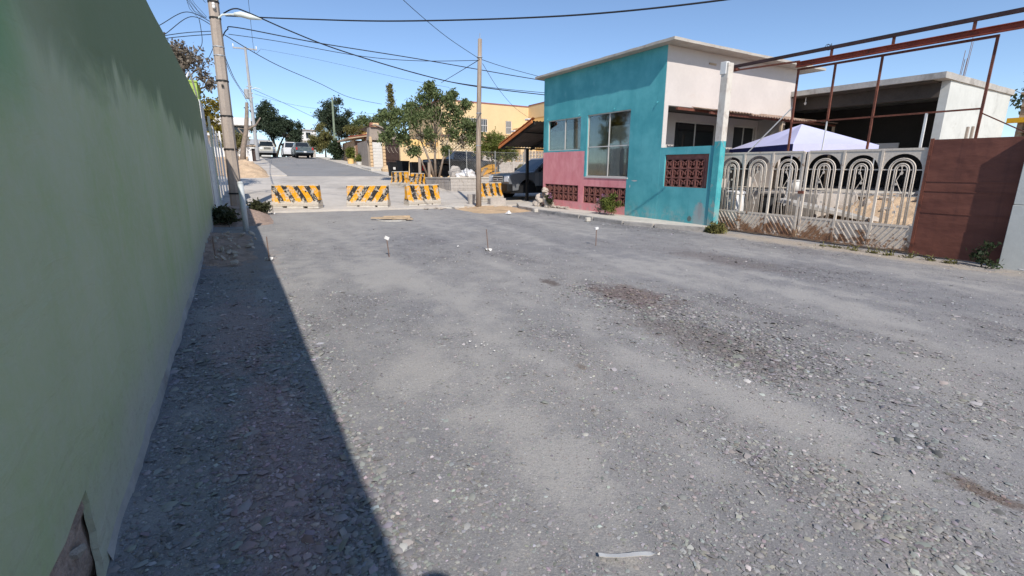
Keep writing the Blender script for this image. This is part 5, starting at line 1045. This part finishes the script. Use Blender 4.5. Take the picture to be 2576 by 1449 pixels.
# stones and blocks at the foot of the wooden pole
single('concrete_block', MB().box((-.35, -.2, 0), (.35, .2, .3)), M['blockgrey'], 'single grey concrete block lying right of the wooden pole', 'block', 9.55, 17.7, gz(17.7) + .03, rot=R(-8), local=True, bevel=.015)
single('broken_slab', MB().box((-.6, -.25, 0), (.5, .3, .09), Matrix.Rotation(R(6), 4, 'X')), M['walk'], 'broken slab of concrete lying left of the wooden pole', 'slab', 7.4, 17.5, gz(17.5), rot=R(-24), local=True, bevel=.012)
single('old_bucket', lathe([(.13, 0), (.18, .42), (.17, .42)], 12), M['blockgrey'], 'grey bucket standing behind the foot of the wooden pole', 'bucket', 8.6, 18.2, gz(18.2) + .05, local=True)
mound('pole_dirt', 7.2, 10.0, 14.6, 18.2, lambda a, b, u, s: bell(a, b) * (.10 + .05*nz(u, s, 2) + .03*nz(u, s, 6)), M['soil'], 40, 40)
for k in range(30):
    u = 6.2 + random.random() * 4; s = 16.7 + random.random() * 1.3; o = link('edge_stone', ROCKS[k % 6], None, None, W(u, s, gz(s) + .03), (0, 0, random.random()*6)); q = random.uniform(.04, .13); o.scale = (q, q*.8, q*.7); tag(o, 'rubble stone along the crossing edge near the wooden pole', 'stone', 'rubble along the crossing edge')

# ================================================================== houses beyond
def bars(T, a, b, c, d, s, n, m, parent=None):
    mb = MB()
    for i in range(n + 1): x = a + (b - a) * i / n; T.part('bar', MB().bar((x, s, c), (x, s, d), .03), M[m], parent)
    for z in (c, (c + d)/2, d): T.part('bar', MB().bar((a, s - .02, z), (b, s - .02, z), .03), M[m], parent)
T = Thing('yellow_house', 'two-storey cream yellow house behind the feathery tree', 'house', 20, 40, gz(40))
holes = [(18.2, 20.65, 3.55, 4.72), (22.6, 23.2, 3.5, 4.66)]
mb = MB(); wall_grid(mb, [16.2, 25.13] + [x for h in holes for x in h[:2]], [-.6, 6.0] + [x for h in holes for x in h[2:]], holes, lambda y, z: (y, 40, z), lambda y, z: (y, 40.2, z)); merged(T, 'front_wall', mb, M['cream'])
T.part('side_wall', MB().box((16.2, 40.21, -.6), (16.4, 49, 6.0)), M['cream']); T.part('rear_wall', MB().box((16.41, 48.8, -.6), (30, 49, 6.0)), M['cream'])
T.part('roof', MB().box((16.15, 39.97, 6.003), (30, 49.05, 6.12)), M['brownband'])
T.part('wing_wall', MB().box((25.135, 37.2, -.6), (25.35, 40.19, 4.95)), M['cream2']); T.part('wing_parapet', MB().box((25.1, 36.9, 4.953), (30, 40.2, 6.1)), M['cream']); T.part('wing_trim', MB().box((25.07, 36.87, 6.103), (30.05, 39.96, 6.2)), M['brownband'])
for (a, b, c, d) in holes:
    wn_ = T.part('window', MB().box((a, 40.12, c), (b, 40.16, d)), M['glass']); bars(T, a + .03, b - .03, c + .05, d - .05, 39.97, 14 if b - a > 1 else 5, 'white', wn_)
    T.part('sill', MB().box((a - .1, 39.9, c - .12), (b + .1, 39.998, c - .003)), M['cream'], wn_)
T.part('curtain', MB().box((18.6, 40.17, 3.6), (19.9, 40.19, 4.7)), M['orangebox']); T.part('canopy_slab', MB().box((15.6, 39.1, 2.92), (20.4, 39.998, 3.08)), M['cream']); T.part('canopy_edge', MB().box((15.6, 39.07, 2.98), (20.4, 39.098, 3.09)), M['brownband']); T.part('stair_block', MB().box((23.4, 38.6, -.6), (25.1, 39.99, 4.0)), M['cream'])
bc = block_mesh('arch', .30, .27, .1); bc.materials.append(M['blockcream']); bg = block_mesh('arch', .36, .30, .1); bg.materials.append(M['blockgrey'])
Mr = Matrix.Rotation(R(90), 4, 'Z'); bc.transform(Mr); bg.transform(Mr)      # depth now along s
T = Thing('breeze_block_fence', 'cream wall topped with pierced blocks in front of the yellow house', 'wall', 15, 38, gz(38))
T.part('lower_wall', MB().box((11.9, 38, -.6), (19.2, 38.15, 1.62)), M['cream']); T.part('pier', MB().box((15.0, 37.93, -.6), (15.25, 38.2, 2.95)), M['cream']); T.part('pier', MB().box((11.75, 37.93, -.6), (11.98, 38.2, 2.3)), M['cream']); T.part('top_band', MB().box((15.26, 37.99, 2.73), (19.2, 38.16, 2.9)), M['cream']); T.part('backing', MB().box((12.0, 38.3, 1.6), (19.2, 38.32, 2.7)), M['cream2'])
for i in range(13):
    for j in range(4): link('breeze_block', bc, None, T.o, (15.42 + .30*i - 15, 38 + .03 - 38, 1.76 + .27*j))
for i in range(10):
    for j in range(2): link('breeze_block', bc, None, T.o, (12.14 + .30*i - 15, .03, 1.76 + .27*j))
T = Thing('grey_block_fence', 'bare grey block wall with pierced panels behind the carport', 'wall', 22, 36, gz(36))
T.part('core', MB().box((17.6, 36.03, -.6), (30, 36.15, .93)), M['concrete']); courses(T, 17.6, 26.5, 36, .2, 1.15, 4, .5)
for j in range(1, 3):
    for i in range(9): T.part('block', MB().box((17.7 + .5*i, 36.0, 1.16 + .22*(j-1)), (18.19 + .5*i, 36.15, 1.37 + .22*(j-1))), M['blockgrey']) if i < 7 - j*2 else None
for u in (21.0, 22.3, 24.6): T.part('pier', MB().box((u, 35.95, .2), (u + .25, 36.2, 2.35)), M['blockgrey'])
for i in range(3):
    for j in range(2): link('breeze_block', bg, None, T.o, (21.43 + .3*i - 22, .03, 1.33 + .3*j))
for i in range(6):
    for j in range(3): link('breeze_block', bg, None, T.o, (22.75 + .33*i - 22, .03, 1.33 + .3*j))
# brick house and grey garage house along the street
T = Thing('brick_house', 'small house with brick pillar, brown door and flat tan roof', 'house', 11.5, 52, gz(52)); T.o.location = W(12.2, 52, gz(52))
T.part('front_wall', MB().box((10.55, 52, -.3), (14.5, 52.2, 2.38)), M['ptan']); T.part('street_wall', MB().box((10.55, 52.21, -.3), (10.75, 58, 2.4)), M['ptan']); T.part('brick_pillar', MB().box((11.6, 51.6, -.3), (12.75, 51.99, 3.0)), M['brick'])
mb = MB(); mb.add([(9.85, 51.2, 2.45), (12.9, 51.2, 2.95), (12.9, 57.5, 2.95), (9.85, 57.5, 2.45), (9.85, 51.2, 2.62), (12.9, 51.2, 3.12), (12.9, 57.5, 3.12), (9.85, 57.5, 2.62)], [(3,2,1,0), (4,5,6,7), (0,1,5,4), (1,2,6,5), (2,3,7,6), (3,0,4,7)]); T.part('roof', mb, M['ptan']); T.part('roof_edge', MB().bar((9.85, 51.17, 2.66), (12.9, 51.17, 3.16), .06, .08), M['rustred'])
dr = T.part('door', MB().box((10.65, 51.93, .0), (11.58, 51.99, 2.3)), M['doorbrown']); T.part('door_rail', MB().box((10.65, 51.9, .62), (11.58, 51.928, .7)), M['doorbrown'], dr); T.part('handle', MB().box((11.4, 51.88, 1.05), (11.46, 51.93, 1.2)), M['zinc'], dr)
T.part('water_tank', lathe([(.45, 3.12), (.45, 3.7), (.2, 3.85)], 12, (12.3, 54)), M['cream2'])
T = Thing('garage_house', 'grey gabled house front with pale garage door and dark iron gate', 'house', 12.3, 44, gz(44))
mb = MB(); wpts = [(10.85, 2.5), (10.95, 3.55), (11.3, 3.75), (13.9, 2.8), (13.9, 2.5)]; mb.prism(wpts, lambda p: (p[0], 44, p[1]), lambda p: (p[0], 45, p[1])); T.part('gable', mb, M['greyhouse'])
mb = MB(); mb.add([(11.0, 43.7, 3.72), (11.4, 43.7, 3.86), (14.2, 43.7, 2.84), (14.2, 43.7, 2.72), (11.4, 43.7, 3.74), (11.0, 49, 3.72), (11.4, 49, 3.86), (14.2, 49, 2.84), (14.2, 49, 2.72), (11.4, 49, 3.74)], [(0,1,2,3,4), (9,8,7,6,5), (0,5,6,1), (1,6,7,2), (2,7,8,3), (3,8,9,4), (4,9,5,0)]); T.part('roof', mb, M['greyhouse'])
T.part('wall', MB().box((10.9, 45.01, -.3), (14, 49, 2.5)), M['greyhouse'])
for k, u in enumerate((10.8, 11.95)):
    pr = T.part('stone_pillar', MB().box((u, 43.75, -.3), (u + .2, 43.99, 2.75)), M['rocktan'])
    for j in range(9): T.part('stone', MB().box((u - .03, 43.70, -.05 + .29*j), (u + .23, 43.76, .18 + .29*j)), M['rocktan'], pr, bevel=.03)
gd = T.part('garage_door', MB().box((11.02, 43.9, .1), (11.93, 43.96, 2.3)), M['doorwhite'])
for j in range(1, 8): T.part('door_panel', MB().box((11.04, 43.88, .1 + .275*(j-1) + .02), (11.91, 43.905, .1 + .275*j - .01)), M['doorwhite'], gd)
ig = T.part('iron_gate', MB().box((12.16, 43.92, .1), (13.75, 43.96, 2.6)), M['iron'])
for j in range(10): T.part('gate_bar', MB().bar((12.2 + .16*j, 43.88, .12), (12.2 + .16*j, 43.88, 2.58), .03), M['iron'], ig)
for z in (.12, .45, .8, 2.1, 2.55): T.part('gate_rail', MB().box((12.16, 43.86, z), (13.75, 43.90, z + .05)), M['iron'], ig)
for j in range(4): T.part('wave_ornament', MB().tube([(12.35 + .36*j, 43.87, 1.9), (12.45 + .36*j, 43.85, 1.6), (12.6 + .36*j, 43.85, 1.4)], .03, 4), M['greyhouse'], ig)
T.part('chimney_block', MB().box((11.0, 43.8, 3.6), (11.75, 44.3, 3.95)), M['brick']); T.part('chimney_panel', MB().box((11.2, 43.77, 3.65), (11.7, 43.8, 3.92)), M['cream'])
single('boulder', rock_mb if False else lathe([(.5, 0), (.55, .2), (.4, .42), (.1, .5)], 9), M['rocktan'], 'low tan boulder wall stub at the pavement corner by the bins', 'rock', 10.75, 38.2, gz(38.2) + .1, local=True)
single('street_ramp', MB().box((9.6, 39, 0), (11.6, 42.4, .32)), M['walk'], 'pale concrete ramp before the dark iron gate', 'ramp', 10.4, 40.5, gz(40.5) - .05, .06, bevel=.02)
# far left white house
T = Thing('white_house', 'low white modern house with long flat roof far on the left', 'house', -3, 62, gz(62))
T.part('roof', MB().box((-10, 60, 3.35), (2.3, 68, 4.1)), M['white']); T.part('wall', MB().box((-10, 61.5, -.3), (2.0, 67.5, 2.2)), M['white'])
T.part('balcony', MB().box((-10, 60.3, 2.2), (2.2, 61.49, 2.45)), M['white']); T.part('window_band', MB().box((-9.9, 61.6, 2.46), (1.9, 67.4, 3.345)), M['glass'])
for u in (-6, -3, -.2, 1.9): T.part('column', MB().box((u, 60.4, 2.452), (u + .15, 60.6, 3.346)), M['white'])
T = Thing('white_hut', 'tiny white shed front with dark doorway beside the lopped tree', 'shed', 1.9, 52, gz(52)); T.part('wall', MB().box((1.4, 52, 0), (1.75, 53.2, 1.5)), M['white']); T.part('roof', MB().box((1.3, 51.9, 1.5), (2.15, 53.3, 1.58)), M['plank']); T.part('doorway', MB().box((1.76, 52.3, 0), (2.05, 53.1, 1.3)), M['iron'])
T = Thing('far_house', 'small white two-level house between the far trees', 'house', 9.6, 84, gz(84)); T.part('lower_wall', MB().box((8.2, 84, -.2), (12, 88, 3.0)), M['blockgrey']); T.part('upper_wall', MB().box((10.1, 85, 3.0), (12.5, 88, 4.6)), M['white']); T.part('roof', MB().box((10.0, 84.8, 4.603), (12.6, 88.1, 4.75)), M['blockgrey']); T.part('window', MB().box((10.9, 84.95, 3.4), (11.6, 84.998, 4.3)), M['glass'])
T = Thing('far_blue_house', 'pale blue grey house far away behind the off-roader', 'house', 3.2, 96, gz(96)); T.part('wall', MB().box((.6, 96, -.2), (6.2, 100, 2.6)), M['doorwhite']); T.part('roof', MB().add([(.3, 95.6, 2.6), (6.5, 95.6, 2.6), (6.5, 100.4, 2.6), (.3, 100.4, 2.6), (.3, 98, 3.6), (6.5, 98, 3.6)], [(0,1,5,4), (2,3,4,5), (0,4,3), (1,2,5), (3,2,1,0)]), M['polefar'])
single('tin_stall', MB().box((-.5, -.4, 0), (.5, .4, 1.6)).box((-.8, -.6, 1.6), (.7, .6, 1.68), Matrix.Rotation(R(-8), 4, 'Y')), M['doorwhite'], 'narrow pale tin stall with sloping roof beside the greenish pole', 'stall', 11.0, 59.5, gz(59.5), local=True)
# lime house corner and white gate past the green wall
T = Thing('lime_wall', 'lime green rendered wall piece rising above the end of the green wall', 'wall', -.9, 18.5, None); T.part('render', MB().box((-1.3, 18.2, 0), (-.66, 19.8, 4.0)), M['lime']); T.part('coping', MB().box((-1.33, 18.17, 4.003), (-.63, 19.83, 4.05)), M['lime'])
for j in range(5): T.o and T.part('render_course', MB().box((-1.302, 18.19, 2.9 + .22*j), (-.655, 18.199, 3.1 + .22*j)), M['lime'])
T = Thing('white_sheet_gate', 'tall white steel gate panels beyond the end of the green wall', 'gate', -.6, 20, None)
for k, (s0, s1, ht) in enumerate([(17.0, 19.2, 3.25), (20.1, 21.7, 3.0), (21.8, 23.4, 2.95), (23.5, 24.9, 2.9)]):
    pn = T.part('sheet_panel', MB().box((-.62 + .06*k, s0, .15), (-.60 + .06*k, s1, ht)), M['white'])
    for j in range(int((s1 - s0) / .25)): T.part('sheet_rib', MB().box((-.601 + .06*k, s0 + .1 + .25*j, .2), (-.585 + .06*k, s0 + .14 + .25*j, ht - .03)), M['white'], pn)
for s, u, ht in ((16.95, -.57, 2.0), (17.4, -.54, 1.95), (20.0, -.55, 3.1), (24.95, -.36, 3.0)): T.part('gate_post', MB().box((u, s, 0), (u + .07, s + .07, ht)), M['white'])
wire('white curved pipe on top of the green wall', [W(-.72, 13.4, gz(13.4) + 3.28), W(-.64, 13.9, gz(14) + 3.62), W(-.62, 14.6, gz(14.6) + 3.68), W(-.62, 16.4, gz(16) + 3.40)], .022)
o = [x for x in bpy.data.objects if x.get('label', '').startswith('white curved pipe')][0]; o.name = 'curved_pipe'; o['category'] = 'pipe'; o.data.materials[0] = M['porcelain']

# ================================================================== small things lying in the yard
for k, (u, s, hh_, lean, tagpos, lb) in enumerate([(.36, 8.85, .40, .0, 'foot', 'steel rod with its paper fallen flat at the shadow edge'), (2.24, 8.2, .34, -.03, 'top', 'steel rod with a folded white paper tag near the tree side'), (4.1, 7.95, .42, -.04, 'foot', 'steel rod with crumpled white paper at its foot in the middle'), (6.4, 7.5, .36, .0, 'cap', 'steel rod with a small white cap nearest the gate'), (1.0, 17.6, .3, 0, 'foot', 'steel rod with white paper by the first striped barrier'), (-.42, 9.1, .42, 0, None, 'bare steel rod standing in the rubble by the green wall')]):
    T = Thing('marker_stake', lb, 'stake', u, s, None, local=True, group='marker stakes across the yard'); T.part('rod', MB().tube([(0, 0, -.05), (lean, 0, hh_)], .009, 5), M['rebar'])
    if tagpos == 'top': T.part('paper_tag', MB().box((-.038, -.015, -.026), (.038, .015, .03), Matrix.Translation((lean, 0, hh_)) @ Matrix.Rotation(R(30), 4, 'Y')), M['paper'])
    elif tagpos == 'cap': T.part('paper_tag', MB().box((-.04, -.02, -.02), (.04, .02, .025), Matrix.Translation((lean, 0, hh_)) @ Matrix.Rotation(R(-10), 4, 'Y')), M['paper'])
    elif tagpos == 'foot':
        mb = MB(); v = [(.0 +   .13*(i/4 - .5), .07*(j/2 - .5) * 1.2, .025 + .03 * math.sin(i*1.7 + j*2)) for j in range(3) for i in range(5)]; mb.add(v, [(j*5+i, j*5+i+1, (j+1)*5+i+1, (j+1)*5+i) for j in range(2) for i in range(4)]); T.part('paper_tag', mb, M['paper'])
mb = MB(); n = 26; up = []; dn = []
for i in range(n + 1):
    t = i / n; up.append((-.125 + .25*t, .014 + .002*nz(t*9, 0, 1) - .010*max(0, t - .85)/.15)); dn.append((-.125 + .25*t, -.012 - .006*max(0, nz(t*7, 4, 1)) - .004*math.sin(t*3.1) + .016*max(0, t - .85)/.15))
v = [(p[0], p[1], .012 + .006*math.sin(p[0]*25)) for p in up] + [(p[0], p[1], .022 + .005*math.sin(p[0]*21)) for p in dn]; m_ = n + 1; mb.add(v, [(i, i+1, m_+i+1, m_+i) for i in range(n)]); mb.add([(p[0], p[1], p[2] - .003) for p in v], [(i, m_+i, m_+i+1, i+1) for i in range(n)])
single('plastic_strip', mb, M['porcelain'], 'torn white plastic strip lying on the gravel in the foreground', 'litter', 1.215, 1.135, gravel_z(1.2, 1.13) + .012, rot=-YA + R(0), local=True)
T = Thing('broken_manhole_cover', 'broken boards and slabs over a round manhole before the striped barriers', 'manhole cover', 4.05, 14.15, None, local=True)
T.part('ring', lathe([(.5, -.02), (.5, .03), (.4, .035), (.4, .0)], 24), M['concrete'])
for k, (x, y, L_, wd, an, z, tl) in enumerate([(-.15, .12, .95, .16, 8, .05, 4), (.05, -.02, 1.0, .14, -6, .055, -3), (.18, .22, .8, .18, 14, .06, 5), (-.05, -.2, .85, .16, -3, .045, -6), (.2, -.33, .6, .12, 4, .03, 2)]):
    T.part('board', MB().box((-L_/2, -wd/2, 0), (L_/2, wd/2, .035), Matrix.Translation((x, y, z)) @ Matrix.Rotation(R(an - 30), 4, 'Z') @ Matrix.Rotation(R(tl), 4, 'X')), M['plank'] if k != 2 else M['rocktan'])
def litter(name, label, u, s, a, sd):
    rr = random.Random(sd); mb = MB(); apex = (0, 0, a*.8); b = [(a*rr.uniform(.6, 1.1)*math.cos(t), a*rr.uniform(.5, 1)*math.sin(t), rr.uniform(0, .02)) for t in (0, 1.2, 2.3, 3.6, 5)]; mb.add([apex] + b, [(0, i + 1, (i + 1) % 5 + 1) for i in range(5)]); single(name, mb, M['paper'], label, 'litter', u, s, gz(s) + .015, local=True)
litter('crumpled_paper', 'upright crumpled white paper near the pavement kerb', 8.2, 14.3, .16, 1); litter('paper_scrap', 'small white scrap on the gravel by the middle stake', 3.75, 8.6, .035, 2); litter('foam_bits', 'cluster of broken white foam bits on the gravel', 1.75, 3.55, .018, 3)
for k in range(7): litter('foam_bit', 'tiny white foam crumb in a cluster on the mid gravel', 1.72 + random.uniform(-.06, .06), 3.5 + random.uniform(-.2, .2), .011, 10 + k)
for o in bpy.data.objects:
    if o.name.startswith('foam_bit') and not o.name.startswith('foam_bits'): o['group'] = 'white foam crumbs'
for k, (u, s) in enumerate([(9.45, 14.5), (9.2, 11.2)]): single('kerb_chip', MB().box((-.08, -.06, 0), (.08, .06, .13)), M['walk'], ['pale chunk of concrete against the kerb by the stone heap', 'pale chunk of concrete lying off the kerb by the bush'][k], 'stone', u, s, gz(s), local=True, bevel=.02)
wire('white cord lying at the foot of the boundary wall', [W(10.95, 2.3, gz(2.3) + .03), W(10.8, 1.9, gz(1.9) + .02), W(10.75, 1.2, gz(1.2) + .02)], .012)
o = [x for x in bpy.data.objects if x.get('label', '').startswith('white cord')][0]; o.name = 'loose_rope'; o['category'] = 'rope'; o.data.materials[0] = M['porcelain']

# ================================================================== the photographer, standing just behind the camera
def person():
    T = bpy.data.objects.new('person', None); col.objects.link(T); T.location = (.20, -.52, -.02); tag(T, 'person in dark clothes standing behind the viewpoint, arms raised, casting the head shadow', 'person')
    J = {'pel': (0, 0, .95, .16, .12), 'sp': (0, .02, 1.15, .15, .11), 'ch': (0, .02, 1.35, .19, .12), 'nk': (0, .03, 1.47, .06, .06), 'hd0': (0, .05, 1.56, .075, .085), 'hd1': (0, .05, 1.66, .08, .095), 'hd2': (0, .04, 1.74, .05, .06)}
    E_ = [('pel', 'sp'), ('sp', 'ch'), ('ch', 'nk'), ('nk', 'hd0'), ('hd0', 'hd1'), ('hd1', 'hd2')]
    for sx, t in ((-1, 'l'), (1, 'r')):
        J.update({t+'hip': (.1*sx, 0, .9, .1, .1), t+'kn': (.11*sx, .02, .48, .06, .06), t+'an': (.11*sx, -.02, .08, .042, .042), t+'toe': (.12*sx, .17, .03, .035, .03), t+'sh': (.19*sx, .02, 1.40, .065, .065), t+'el': (.26*sx, .16, 1.22, .045, .045), t+'wr': (.10*sx - .05, .30, 1.22, .03, .03), t+'pm': (.07*sx - .08, .36, 1.28, .035, .022)})
        E_ += [('pel', t+'hip'), (t+'hip', t+'kn'), (t+'kn', t+'an'), (t+'an', t+'toe'), ('ch', t+'sh'), (t+'sh', t+'el'), (t+'el', t+'wr'), (t+'wr', t+'pm')]
        for f in range(5): 
            a = t + 'f%d' % f; J[a] = (.07*sx - .08 + .016*(f - 2), .375 + .01*(f == 0), 1.345 + .012*(2 - abs(f - 2)) - .03*(f == 0), .009, .009); J[a+'b'] = (.07*sx - .08 + .018*(f - 2), .355, 1.375 + .01*(2 - abs(f - 2)) - .04*(f == 0), .008, .008); E_ += [(t+'pm', a), (a, a+'b')]
    ks = list(J); bm = bmesh.new(); lay = bm.verts.layers.skin.verify(); vs_ = {}
    for k in ks: v = bm.verts.new(J[k][:3]); v[lay].radius = J[k][3:]; v[lay].use_root = (k == 'pel'); vs_[k] = v
    for a, b in E_: bm.edges.new((vs_[a], vs_[b]))
    me = bpy.data.meshes.new('body'); bm.to_mesh(me); bm.free(); g = G('skin_and_dark_clothes'); z = g.xyz(g.obj())[2]; me.materials.append(g.fin(g.mix(g.step(z, 1.445, 1.455), g.mix(g.step(z, .93, .94), (.03, .035, .06), (.06, .06, .07)), (.42, .26, .19)), .8))
    o = link('body', me, None, T); o.modifiers.new('skin', 'SKIN'); o.modifiers.new('sub', 'SUBSURF').levels = 1; o.modifiers['sub'].render_levels = 1
    link('cap', lathe([(.105, 1.68), (.105, 1.72), (.09, 1.78), (.04, 1.80)], 14, (0, .04)).mesh('cap'), M['blackmetal'], T)
person()
